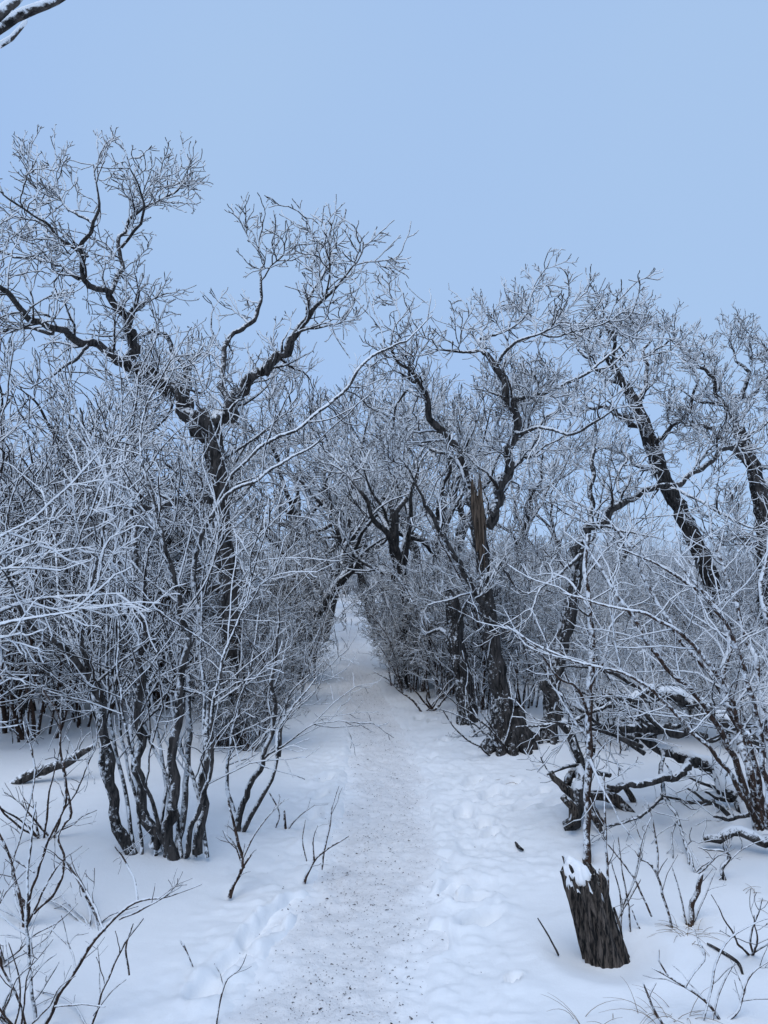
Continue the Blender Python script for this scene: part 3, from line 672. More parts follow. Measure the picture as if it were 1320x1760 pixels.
# ------------------------------------------------------------------ fallen dead tree
def snow_on(L, r, parent, o, lo=0.0, hi=1.0, fac=.75, lift=.55):
    n = len(L); a, b = int(lo * n), max(int(hi * n), int(lo * n) + 4)
    L2 = L[a:b] + np.array([0, 0, 1.]) * (r[a:b] * lift)[:, None]; r2 = r[a:b] * fac * (1 + .18 * rng.normal(size=b - a))
    r2[0] *= .3; r2[-1] *= .3
    mb = MB(); mb.tubes(L2[None], np.abs(r2)[None], 8, 1.0, .08); mb.build('snow_cap', M_CAP, parent, o)
D = G(1010, 1420)
logs = [
    ('trunk', [(1330, 1465, 40, -.1), (1262, 1362, 34, .2), (1200, 1312, 28, .4), (1132, 1286, 22, .5), (1092, 1262, 16, .5)], True),
    ('limb', [(1180, 1262, 16, .5), (1110, 1254, 17, .4), (1050, 1250, 16, .3), (1012, 1246, 13, .25), (985, 1240, 6, .2)], True),
    ('limb', [(1200, 1308, 17, .4), (1172, 1328, 16, .2), (1122, 1342, 15, 0), (1070, 1348, 12, -.1), (1044, 1352, 8, -.1)], True),
    ('limb', [(1136, 1290, 10, .4), (1139, 1330, 10, .2), (1138, 1368, 9, 0), (1100, 1400, 8, -.15), (1040, 1422, 6, -.2)], False),
    ('limb', [(1138, 1365, 9, 0), (1162, 1405, 7, -.2), (1180, 1455, 6, -.35), (1186, 1492, 4, -.5)], False),
    ('limb', [(1165, 1405, 5, -.2), (1155, 1440, 4, -.3), (1158, 1474, 3, -.4)], False),
    ('limb', [(972, 1424, 24, 0), (992, 1375, 30, 0), (1000, 1320, 20, .1), (985, 1270, 20, .15), (960, 1215, 22, .2), (932, 1162, 20, .2)], True),
    ('root', [(946, 1328, 12, 0), (968, 1352, 16, 0), (992, 1376, 18, 0), (1020, 1400, 18, 0), (1042, 1425, 12, 0)], False),
    ('root', [(1000, 1385, 20, .1), (1030, 1370, 22, .2), (1060, 1375, 24, .25), (1085, 1410, 22, .2), (1092, 1425, 16, .2)], False),
    ('root', [(975, 1350, 16, .1), (990, 1330, 18, .15), (1012, 1310, 16, .2), (1020, 1280, 10, .2)], False),
    ('root', [(968, 1370, 14, -.1), (985, 1400, 20, -.1), (972, 1418, 16, -.1)], False),
    ('root', [(1010, 1390, 14, -.05), (1028, 1420, 12, -.1), (1036, 1436, 8, -.1)], False),
    ('root', [(1040, 1365, 14, .3), (1070, 1352, 12, .4), (1095, 1390, 12, .45), (1100, 1410, 9, .45)], False),
    ('limb', [(1205, 1318, 16, .4), (1245, 1330, 15, .6), (1240, 1395, 13, .5), (1235, 1420, 10, .4)], False),
    ('limb', [(1030, 1210, 14, .6), (1080, 1200, 18, .8), (1120, 1190, 22, .9), (1175, 1200, 26, 1.0), (1240, 1240, 24, .9), (1330, 1300, 20, .8)], True),
    ('limb', [(1210, 1440, 16, -.3), (1270, 1432, 20, -.35), (1340, 1452, 24, -.4)], True),
    ('limb', [(1100, 1262, 8, .5), (1120, 1215, 7, .5), (1145, 1190, 5, .5)], False),
]
for k in range(22):                     # the tangle of thinner dead wood
    x0 = random.uniform(1040, 1330); y0 = random.uniform(1200, 1400); a_ = random.uniform(-.5, .9); l_ = random.uniform(60, 190); dd = random.uniform(-.2, .8)
    logs.append(('limb', [(x0, y0, 9, dd), (x0 - l_ * .5 * math.cos(a_) + random.uniform(-12, 12), y0 - l_ * .3 * math.sin(a_) + random.uniform(-15, 15), 7.5, dd - .05), (x0 - l_ * math.cos(a_), y0 - l_ * .6 * math.sin(a_), 3.5, dd - .15)], False))
lines = [(k, (lambda q: (q[0], q[1] * .78))(traced(D, p, .5, .035)), s) for k, p, s in logs]
o = np.array(lines[0][1][0][0]); o[2] = hz(o[0], o[1])
ft = thing('fallen_tree', o, 'tangled black fallen tree with snowy logs and torn root end', 'fallen tree')
for k, (L, r), s in lines:
    L2 = np.vstack([L, L[-1] + (L[-1] - L[-2]) * .12]); r2 = np.r_[r, r[-1] * .1]
    L2 = np.vstack([L2[0] - (L2[1] - L2[0]) * .12, L2]); r2 = np.r_[r2[0] * .1, r2]
    mb = MB(); mb.tubes(L2[None], r2[None], 12, np.full((1, len(r2)), .30), .20); mb.build(k, M_BARK if k != 'root' else M_OLD, ft, o)
    if s: snow_on(L, r, ft, o, .15, .92)
Pt, Rd = stack_lines([q[1] for q in lines if q[0] == 'limb'])
mb = MB(); twig_cloud(mb, Pt, Rd, [dict(per_m=7, length=.42, ang=(30, 75), K=7, up=.03, wander=.26, rr=.4, rtip=.0035, rmax=.008, sides=4),
                                   dict(per_m=9, length=.18, ang=(30, 70), K=4, up=0.02, wander=.22, rr=.6, rtip=.0027, rmax=.004)], .0)
mb.build('twigs', M_TWIG, ft, o)

# dead upright sapling behind the stump
D = G(1009, 1482)
stems = [traced(D, [(1009, 1488, 15), (1010, 1400, 14), (1012, 1300, 14), (1013, 1200, 13), (1016, 1110, 12), (1010, 1030, 10), (1006, 960, 8), (1010, 920, 5)], .3)]
stems += [traced(D, [(1013, 1235, 7), (990, 1180, 6, -.1), (960, 1165, 5, -.2), (925, 1120, 4, -.3), (885, 1080, 3, -.3)]),
          traced(D, [(1014, 1180, 7), (1040, 1130, 6, -.1), (1050, 1080, 5, -.1), (1085, 1040, 3, -.1)]),
          traced(D, [(1010, 1040, 6), (980, 1000, 5, .1), (950, 985, 4, .2)]),
          traced(D, [(1008, 990, 5), (1035, 950, 4, .1), (1060, 930, 3, .2)]),
          traced(D, [(1012, 1300, 6), (1030, 1345, 5, -.1), (1050, 1380, 3, -.15)])]
shrub_from('dead_sapling', 'upright dead sapling pole rising behind the snow-capped stump', 'sapling', stems, spec_scale(SHR, .7, .45, .9), M_RED, heavy=.06, part=('stem', 'twigs'), sides=9)

# fallen log and grey branch on the side of the tallest oak
D = G(150, 1235)
Lg = traced(D, [(-60, 1052, 26, .2), (60, 1040, 28, .1), (170, 1032, 28, 0), (285, 1018, 26, 0), (330, 1012, 16, 0), (420, 1005, 10, 0)], .3)
o = np.array([Lg[0][0][0], Lg[0][0][1], hz(Lg[0][0][0], Lg[0][0][1])])
t = thing('fallen_log', o, 'dark fallen log propped level among the stems by the tallest oak', 'log')
mb = MB(); mb.tubes(Lg[0][None], Lg[1][None], 12, .15, .12); mb.build('trunk', M_BARK, t, o); snow_on(Lg[0], Lg[1], t, o, .05, .8, .7, .5)
L, r = traced(D, [(30, 1046, 22, .1), (40, 1120, 22, .15), (36, 1240, 24, .15)], .3)
mb = MB(); mb.tubes(L[None], r[None], 10, .15, .12); mb.build('limb', M_BARK, t, o)
D = G(70, 1345)
L, r = traced(D, [(-40, 1378, 16), (0, 1358, 18), (50, 1333, 18), (105, 1312, 16), (142, 1292, 12), (165, 1278, 6)], .4)
o = L[0].copy()
t = thing('fallen_branch', o, 'grey fallen branch lying on snow beside the many-stemmed shrub', 'branch')
mb = MB(); mb.tubes(L[None], r[None], 9, .30, .16); mb.build('branch', M_BARK, t, o)
mb = MB(); Pt, Rd = stack_lines([(L, r)]); twig_cloud(mb, Pt, Rd, [dict(per_m=10, length=.3, ang=(30, 70), K=6, up=.0, wander=.3, rr=.4, rtip=.003, rmax=.007, sides=4), dict(per_m=8, length=.12, ang=(30, 70), K=4, up=0, wander=.25, rr=.6, rtip=.0025, rmax=.004)])
mb.build('twigs', M_TWIG, t, o)

#SMALL
# ------------------------------------------------------------------ saplings and bare sprigs that stand up through the snow
SPR = [dict(per_m=9, length=.17, ang=(28, 60), K=5, up=.05, wander=.18, rr=.55, rtip=.0015, rmax=.0030, t0=.25),
       dict(per_m=9, length=.07, ang=(30, 60), K=3, up=.04, wander=.18, rr=.6, rtip=.0012, rmax=.0018)]
def sprig(name, label, gx, gy, lines, dens=1., mat=M_RED, cat='sapling', heavy=-.12, group=None, sub=True, ln=1.):
    D = G(gx, gy)
    st = [traced(D, l, .4, .025) for l in lines]
    return shrub_from(name, label, cat, st, spec_scale(SPR, dens, ln, 1.0) if sub else None, mat, group, heavy, sides=6, tw=mat)
sprig('bramble', 'long arching cane sweeping low over the snow beside the path', 75, 1770, [
    [(72, 1775, 10), (105, 1705, 9), (140, 1650, 9), (180, 1595, 8), (205, 1570, 7), (242, 1547, 6), (290, 1540, 4), (345, 1520, 2.5)],
    [(205, 1580, 5), (240, 1565, 5, -.05), (275, 1545, 4, -.1), (300, 1530, 2)],
    [(236, 1550, 5), (230, 1510, 4, .1), (215, 1480, 3.5, .15), (198, 1455, 2)],
    [(180, 1600, 5), (165, 1560, 5, .1), (140, 1520, 4, .2), (115, 1490, 2.5, .3)],
    [(130, 1668, 4), (120, 1630, 4, .1), (90, 1598, 3, .15)],
    [(95, 1730, 5, -.1), (140, 1725, 4, -.15), (180, 1730, 3, -.2)]], .9)
sprig('bramble', 'forked cane rising beside the long arching cane', 152, 1768, [
    [(152, 1772, 6), (178, 1700, 5), (200, 1650, 5), (215, 1620, 4), (245, 1578, 3)], [(222, 1676, 4), (216, 1630, 4), (228, 1590, 3)],
    [(160, 1745, 4), (190, 1705, 3), (215, 1685, 2)], [(150, 1765, 4), (120, 1720, 4, .1), (60, 1700, 3, .2)]], 1.)
sprig('bramble', 'tangled dark canes standing in front of the grey fallen branch', 42, 1592, [
    [(42, 1596, 13), (48, 1560, 11), (36, 1545, 8), (30, 1520, 5)], [(58, 1570, 7), (85, 1548, 8), (105, 1510, 6), (110, 1470, 5), (100, 1440, 4), (120, 1400, 3)],
    [(40, 1590, 7), (30, 1530, 6), (15, 1470, 5), (2, 1440, 4), (-15, 1400, 3)], [(44, 1580, 7), (60, 1510, 6), (80, 1450, 6), (100, 1410, 6), (115, 1370, 6), (105, 1300, 5), (100, 1230, 4), (70, 1180, 3)],
    [(105, 1425, 6), (122, 1400, 6), (112, 1350, 5), (108, 1310, 5)], [(46, 1590, 6), (75, 1530, 5), (105, 1480, 4), (120, 1490, 4), (150, 1545, 4), (178, 1598, 3)],
    [(60, 1500, 4), (30, 1480, 4), (0, 1450, 3)], [(40, 1590, 6), (20, 1500, 5, .2), (40, 1420, 4, .3), (60, 1330, 4, .4), (40, 1240, 3, .5)]], .8)
sprig('bramble', 'pale upright rimed stem standing before the tangled dark canes', 62, 1755, [
    [(62, 1775, 8), (56, 1700, 8), (50, 1640, 7), (48, 1600, 7), (46, 1540, 6), (52, 1460, 5), (60, 1380, 4)], [(55, 1680, 5), (75, 1655, 4), (95, 1640, 3)], [(58, 1720, 5), (80, 1690, 4), (100, 1655, 3)],
    [(10, 1775, 6), (5, 1730, 6), (25, 1690, 4)], [(50, 1610, 5), (20, 1590, 4), (-10, 1560, 3)]], .9, M_TWIG, heavy=.12)
sprig('sapling', 'bare twiggy sapling with a thick slanted foot before the small shrub', 398, 1538, [
    [(395, 1543, 10), (412, 1500, 9), (430, 1470, 7)], [(418, 1492, 8), (408, 1440, 6), (398, 1400, 5), (390, 1372, 3)], [(415, 1480, 5), (440, 1430, 4), (468, 1395, 3), (488, 1375, 2)],
    [(416, 1488, 4), (402, 1450, 3), (385, 1430, 2)]], 1.2)
sprig('sapling', 'slanted twig with upright shoots at the path edge', 523, 1516, [
    [(523, 1518, 7), (538, 1482, 6), (555, 1465, 5), (598, 1438, 3)], [(553, 1495, 4), (558, 1455, 4), (566, 1425, 4), (570, 1390, 3), (582, 1352, 2)],
    [(540, 1480, 4), (538, 1445, 3), (545, 1420, 2)], [(527, 1480, 3), (520, 1445, 3), (525, 1410, 2)]], .8)
sprig('sapling', 'short bare shoots beside the small shrub at the path edge', 492, 1425, [
    [(492, 1428, 6), (491, 1410, 6), (490, 1394, 5)], [(496, 1424, 4), (510, 1405, 4), (540, 1384, 2)], [(470, 1430, 4), (480, 1400, 3), (462, 1360, 2)]], .6)
def canes(gx, gy, n, hgt, spr):
    o = []
    for k in range(n):
        x = gx + random.uniform(-spr, spr) * .4; a = random.uniform(-1.1, 1.1); l = hgt * random.uniform(.5, 1.15); dd = random.uniform(-.15, .15)
        p = [(x, gy, 5, 0)]; cx_, cy_ = x, gy
        for j in range(4):
            cx_ += math.sin(a) * l / 4; cy_ -= math.cos(a) * l / 4 * .9; a += random.uniform(-.35, .45); p.append((cx_, cy_, 4.4 - j * .8, dd * (j + 1) / 2))
        o.append(p)
    return o
sprig('bramble', 'fan of thin bare canes beside the pale upright rimed stem', 15, 1765, canes(15, 1768, 9, 260, 90), .7)
sprig('bramble', 'sparse thin canes between the arching cane and the many-stemmed shrub', 175, 1600, canes(175, 1602, 5, 130, 60), .7)
sprig('bramble', 'thin canes beside the grey fallen branch', 70, 1440, canes(70, 1442, 7, 190, 70), .8)
sprig('bramble', 'loose thin canes at the foot of the tangled dark canes', 5, 1660, canes(5, 1662, 6, 200, 60), .8)
sprig('sapling', 'thin shoots round the stake under the arching shrub', 1290, 1640, canes(1290, 1642, 4, 110, 50), .6)
sprig('sapling', 'thin bare shoots between the fallen tree and the stake', 1215, 1500, canes(1215, 1502, 5, 110, 60), .8)
sprig('sapling', 'thin upright shoots at the flared base of the broken-topped oak', 858, 1298, canes(858, 1300, 8, 190, 60), .9, M_TWIG, heavy=.0)
sprig('sapling', 'thin shoots between the snag and the broken-topped oak', 825, 1265, canes(825, 1266, 6, 150, 50), .9, M_TWIG, heavy=.0)
sprig('sapling', 'thin looping shoots at the foot of the slanting snag', 735, 1222, canes(735, 1224, 6, 120, 60), .9, M_RED)
sprig('sapling', 'thin shoots at the foot of the tallest oak', 440, 1292, canes(440, 1294, 8, 150, 60), 1., M_TWIG, heavy=.0)
sprig('weed_stalk', 'tiny dried weed stalk alone in smooth snow beside the path', 332, 1664, [[(333, 1666, 2.5), (325, 1645, 2.5), (316, 1622, 2)], [(320, 1634, 3), (311, 1620, 4), (309, 1616, 2)]], 0, cat='weed', sub=False)
sprig('sapling', 'thin curved lone shoot standing on the widest stretch of trodden path', 372, 1762, [[(370, 1772, 4), (378, 1720, 4), (390, 1685, 3.5), (412, 1665, 3), (422, 1642, 2)]], .5)
sprig('wooden_stake', 'short snapped brown stake standing in dry grass', 1184, 1592, [[(1182, 1602, 13), (1190, 1555, 12), (1205, 1508, 11), (1207, 1502, 7)], [(1190, 1590, 4), (1205, 1555, 3), (1228, 1500, 2)], [(1180, 1590, 4), (1170, 1540, 3), (1155, 1488, 2)]], .2, cat='stake')
sprig('sapling', 'spray of thin crossing shoots right behind the stump', 1075, 1600, [
    [(1058, 1590, 4), (1075, 1555, 4), (1100, 1512, 3)], [(1062, 1580, 4), (1078, 1540, 3), (1092, 1510, 3), (1110, 1430, 2)], [(1083, 1612, 4), (1080, 1560, 4), (1070, 1500, 3), (1062, 1440, 2)], [(1120, 1575, 4), (1090, 1510, 4), (1060, 1470, 3), (1035, 1440, 2)],
    [(1045, 1580, 5), (1043, 1480, 5), (1040, 1400, 4), (1038, 1330, 3)], [(1125, 1620, 3), (1100, 1598, 3), (1085, 1560, 2)], [(1068, 1610, 3), (1066, 1540, 3), (1050, 1480, 2)]], .5)
sprig('sapling', 'knotted forked sapling between the stump and the fallen tree', 1155, 1595, [
    [(1156, 1598, 5), (1142, 1545, 5), (1128, 1500, 5), (1112, 1480, 6), (1098, 1474, 6), (1105, 1440, 4), (1120, 1402, 2)], [(1098, 1476, 5), (1090, 1510, 4), (1070, 1560, 3)], [(1130, 1505, 4), (1128, 1450, 4), (1122, 1410, 2)]], .8)
sprig('sapling', 'thorny black sprig low under the arching shrub', 1246, 1512, [[(1246, 1514, 9), (1240, 1490, 9), (1255, 1475, 7), (1248, 1462, 6), (1215, 1460, 4), (1200, 1456, 3)], [(1255, 1478, 4), (1275, 1460, 3), (1320, 1440, 2)], [(1242, 1505, 4), (1225, 1520, 4), (1200, 1545, 3)]], 1.3, M_BARK)
sprig('sapling', 'branched brown shoot leaning across the snow below the stake', 1240, 1752, [
    [(1242, 1765, 6), (1225, 1735, 6), (1200, 1710, 6), (1175, 1695, 5), (1150, 1680, 4), (1122, 1664, 3)], [(1242, 1760, 6), (1270, 1735, 6), (1282, 1690, 5), (1300, 1665, 4), (1335, 1645, 3)],
    [(1205, 1765, 6), (1218, 1725, 5), (1230, 1660, 5), (1252, 1615, 4), (1300, 1585, 3), (1340, 1575, 2)], [(1222, 1765, 4), (1235, 1710, 4), (1262, 1655, 3)], [(1178, 1696, 4), (1192, 1672, 4), (1212, 1645, 3), (1200, 1612, 2)], [(1150, 1680, 3), (1132, 1650, 3), (1133, 1635, 2)]], .5)
sprig('sapling', 'knobbly little sprig rising from dry grass beside the branched brown shoot', 1140, 1760, [[(1145, 1772, 5), (1125, 1738, 5), (1114, 1712, 5), (1106, 1690, 3)], [(1115, 1715, 4), (1122, 1700, 3), (1127, 1690, 2)]], .6)
for (x, y, ln, lab) in [(893, 1458, [(886, 1449, 3), (890, 1456, 6), (899, 1462, 4)], 'small dark stick lying alone on smooth snow beyond the stump'),
                        (1250, 1640, [(1216, 1624, 4), (1245, 1640, 6), (1268, 1655, 6), (1277, 1676, 4)], 'broken dark stick lying on snow below the stake'),
                        (440, 1550, [(435, 1552, 3), (441, 1549, 4), (447, 1546, 2)], 'tiny bark sliver on smooth snow between slanted-foot sapling and trodden path'),
                        (950, 1640, [(960, 1642, 4), (950, 1622, 3), (938, 1600, 3), (924, 1578, 2)], 'thin dry stalk leaning beside the stump on its path side')]:
    D = G(x, y); pts = []
    for q in ln:
        Dq = G(q[0], q[1]) if 'stalk' not in lab else D
        p_ = P(q[0], q[1], Dq)
        if 'stalk' not in lab: p_[2] = hz(p_[0], p_[1]) + .004
        pts.append(p_)
    L, r = smooth_line(pts, [q[2] * .5 * D / F_PX for q in ln], .02, .3)
    mb = MB(); mb.tubes(L[None], r[None], 6, .1, .1); ob = mb.build('stick', M_BARK, None, (0, 0, 0)); tag(ob, lab, 'stick')

def grass(gx, gy, n, hgt, lab, lay=.5, sp=.05):
    D = G(gx, gy); c = P(gx, gy, D)
    Pt = np.empty((n, 7, 3)); Rd = np.empty((n, 7))
    for k in range(n):
        p0 = c + np.array([random.gauss(0, sp), random.gauss(0, sp), 0]); p0[2] = hz(p0[0], p0[1]) - .03
        a = random.uniform(0, 2 * math.pi); l = hgt * random.uniform(.5, 1.2); d = np.array([math.cos(a) * lay, math.sin(a) * lay, 1.0])
        p = p0
        for j in range(7):
            Pt[k, j] = p; d = d / np.linalg.norm(d); p = p + d * l / 6; d = d + np.array([math.cos(a), math.sin(a), -.9]) * .28 * lay
            Rd[k, j] = .0014 * (1 - j / 8)
    mb = MB(); mb.tubes(Pt, Rd, 3, .12); ob = mb.build('dry_grass', M_STRAW, None, (0, 0, 0)); tag(ob, lab, 'dry grass')
grass(1184, 1604, 46, .16, 'tuft of dry grass at the foot of the snapped stake', .9, .03)
grass(1150, 1752, 30, .20, 'tuft of dry grass round the knobbly little sprig', .8, .04)
grass(1015, 1757, 7, .17, 'few dry grass blades bending over smooth snow below the stump', .55, .035)
grass(868, 1340, 26, .22, 'flattened dry grass in front of the broken-topped oak', 1.3, .12)
grass(790, 1308, 20, .18, 'dry grass by the path between snag and broken-topped oak', 1.3, .12)
grass(1305, 1545, 20, .18, 'dry grass wisps on snow in front of the arching shrub', 1., .06)
grass(942, 1310, 18, .16, 'dry grass at the foot of the crooked oak', 1.2, .08)

# dirt crumbs trodden into the path
n = 4200
cy = 2.2 + 9 * rng.random(n) ** 2.0; cx = path_x(cy) + np.clip(rng.normal(0, .45, n), -1.3, 1.3) * path_hw(cy)
cz = base_h(cx, cy) - .003 + .02 * fbm(cx * 5, cy * 5, 3) + .016 * fbm(cx * 16, cy * 16, 3)
s = rng.uniform(.0010, .0036, n) * (1 + 1.0 * (rng.random(n) > .95)); th = rng.uniform(0, 6.28, n)
V = np.empty((n, 4, 3)); el = rng.uniform(1, 2.4, n)
for k, (a, b_, c_) in enumerate([(1, 0, 0), (-.6, .7, 0), (-.6, -.7, 0), (0, 0, .7)]):
    V[:, k, 0] = cx + s * (a * el * np.cos(th) - b_ * np.sin(th)); V[:, k, 1] = cy + s * (a * el * np.sin(th) + b_ * np.cos(th)); V[:, k, 2] = cz + s * c_
ii = np.arange(n)[:, None] * 4
T = np.concatenate([ii + np.array([[0, 1, 3]]), ii + np.array([[1, 2, 3]]), ii + np.array([[2, 0, 3]])])
tag(link('dirt_crumbs', mesh_from('dirt_crumbs', V.reshape(-1, 3), T, np.full(4 * n, .1), M_RED)), 'dark dirt and bark crumbs scattered on the trodden path', 'dirt', kind='stuff')

#BACKGROUND
# ------------------------------------------------------------------ thicket: shrubs and small oaks, copies of a few kinds
def make_shrub_mesh(i, height, nst, spread, spec, heavy=0.0):
    stems = []
    for k in range(nst):
        a = rng.uniform(0, 2 * np.pi); b0 = np.array([math.cos(a), math.sin(a), 0]) * rng.uniform(.02, .18); b0[2] = -.06
        h = height * rng.uniform(.6, 1.1); d = np.array([math.cos(a) * spread * rng.uniform(.3, 1.2), math.sin(a) * spread * rng.uniform(.3, 1.2), 1.0])
        pts = [b0]; K = 7
        for j in range(K):
            d = d / np.linalg.norm(d); pts.append(pts[-1] + d * h / K); d = d + rng.normal(size=3) * .16 + np.array([0, 0, .03])
        r0 = rng.uniform(.009, .020)
        stems.append(smooth_line(pts, np.linspace(r0, .004, K + 1), .1, .3))
    return stems, spec
BG_SHR = [dict(per_m=4.2, length=.80, ang=(28, 75), K=6, up=.03, wander=.17, rr=.5, rtip=.0062, rmax=.012, t0=.12, tipfork=1),
          dict(per_m=6.4, length=.38, ang=(30, 75), K=4, up=.02, wander=.17, rr=.6, rtip=.0052, rmax=.0080, tipfork=1),
          dict(per_m=6, length=.17, ang=(30, 65), K=3, up=.04, wander=.22, rr=.7, rtip=.0045, rmax=.0058)]
SHRUBS = []
for i, (h, ns, sp) in enumerate([(1.9, 11, .42), (2.4, 10, .35), (1.5, 13, .6), (2.1, 20, .22), (1.2, 12, .7), (2.7, 9, .4)]):
    stems, _ = make_shrub_mesh(i, h, ns, sp, BG_SHR)
    mb = MB()
    for L, r in stems: mb.tubes(L[None], r[None], 5, frost_of(r)[None])
    s_me = mesh_from('stems', np.concatenate(mb.V), np.concatenate(mb.Q), np.concatenate(mb.F), M_RED)
    Pt, Rd = stack_lines(stems); mb = MB(); twig_cloud(mb, Pt, Rd, spec_scale(BG_SHR, 1.7, .55) if i == 3 else BG_SHR, .07)
    t_me = mesh_from('twigs', np.concatenate(mb.V), np.concatenate(mb.Q), np.concatenate(mb.F), M_TWIG)
    SHRUBS.append((s_me, t_me))
BG_OAK = [dict(per_m=3.0, length=.85, ang=(35, 75), K=7, up=.10, wander=.26, rr=.5, rtip=.007, rmax=.02, t0=.2, tipfork=2, sides=4),
          dict(per_m=7, length=.42, ang=(30, 65), K=5, up=.10, wander=.24, rr=.6, rtip=.0058, rmax=.010, tipfork=2),
          dict(per_m=10, length=.20, ang=(28, 60), K=3, up=.09, wander=.20, rr=.7, rtip=.0046, rmax=.0062, tipfork=2)]
OAKS = []
for i in range(4):
    H = [2.0, 1.7, 2.3, 1.5][i]
    d = np.array([.12, .05, 1.]); pts = [np.array([0, 0, -.15])]
    for j in range(6): d = d / np.linalg.norm(d); pts.append(pts[-1] + d * (H + .15) / 6); d = d + rng.normal(size=3) * .13
    trunk = smooth_line(pts, np.linspace(.085, .05, 7), .08, .15)
    limbs = []
    nl = 6
    for k in range(nl):
        a = 2 * np.pi * k / nl + rng.uniform(-.4, .4); f = rng.uniform(.6, 1.0); p = trunk[0][int(f * (len(trunk[0]) - 1))]
        d = np.array([math.cos(a) * .8, math.sin(a) * .8, .9]); L = rng.uniform(1.4, 2.3); pp = [p]
        for j in range(7): d = d / np.linalg.norm(d); pp.append(pp[-1] + d * L / 7); d = d + rng.normal(size=3) * .28 + np.array([0, 0, .12])
        limbs.append(smooth_line(pp, np.linspace(.034, .008, 8), .07, .3))
    mb = MB(); mb.tubes(trunk[0][None], trunk[1][None], 10, frost_of(trunk[1])[None], .1)
    tm = mesh_from('trunk', np.concatenate(mb.V), np.concatenate(mb.Q), np.concatenate(mb.F), M_BARK)
    lms = []
    for L, r in limbs:
        mb = MB(); mb.tubes(L[None], r[None], 6, frost_of(r)[None], .08); lms.append(mesh_from('limb', np.concatenate(mb.V), np.concatenate(mb.Q), np.concatenate(mb.F), M_BARK))
    Pt, Rd = stack_lines(limbs); mb = MB(); twig_cloud(mb, Pt, Rd, BG_OAK, .07)
    OAKS.append((tm, lms, mesh_from('crown', np.concatenate(mb.V), np.concatenate(mb.Q), np.concatenate(mb.F), M_TWIG)))
def place_oak(i, x, y, s, rz, tilt=(0, 0), label='', group=None):
    t = thing('oak_tree', (x, y, hz(x, y)), label, 'tree', group)
    t.rotation_euler = (tilt[0], tilt[1], rz); t.scale = (s, s, s)
    link('trunk', OAKS[i][0], t); link('crown', OAKS[i][2], t)['kind'] = 'stuff'
    for m in OAKS[i][1]: link('limb', m, t)
    return t
SIZE = ['bushy', 'tall', 'low spreading', 'upright', 'low spreading', 'tall']
def place_shrub(i, x, y, s, rz, free=False):
    lat = x - float(path_x(y)); need = (.72 if i == 3 else 1.75) * max(s, .6)
    if abs(lat) < need and not free: lat = math.copysign(need, lat); x = float(path_x(y)) + lat       # the way stays open
    side = 'on the tallest oak\'s side' if lat < 0 else 'on the broken oak\'s side'
    where = 'lining the snow path' if abs(lat) < 2.0 else ('in the thicket just off the path' if y < 14 else 'deep in the thicket beyond the path')
    t = thing('frosted_shrub', (x, y, hz(x, y)), '%s frosted shrub %s %s' % (SIZE[i], where, side), 'shrub', '%s shrubs %s, %s' % (SIZE[i], where, side))
    t.rotation_euler = (rng.uniform(-.12, .12), rng.uniform(-.12, .12), rz); t.scale = (s, s, s * rng.uniform(.9, 1.1))
    link('stems', SHRUBS[i][0], t)['kind'] = 'stuff'; link('twigs', SHRUBS[i][1], t)['kind'] = 'stuff'
    return t
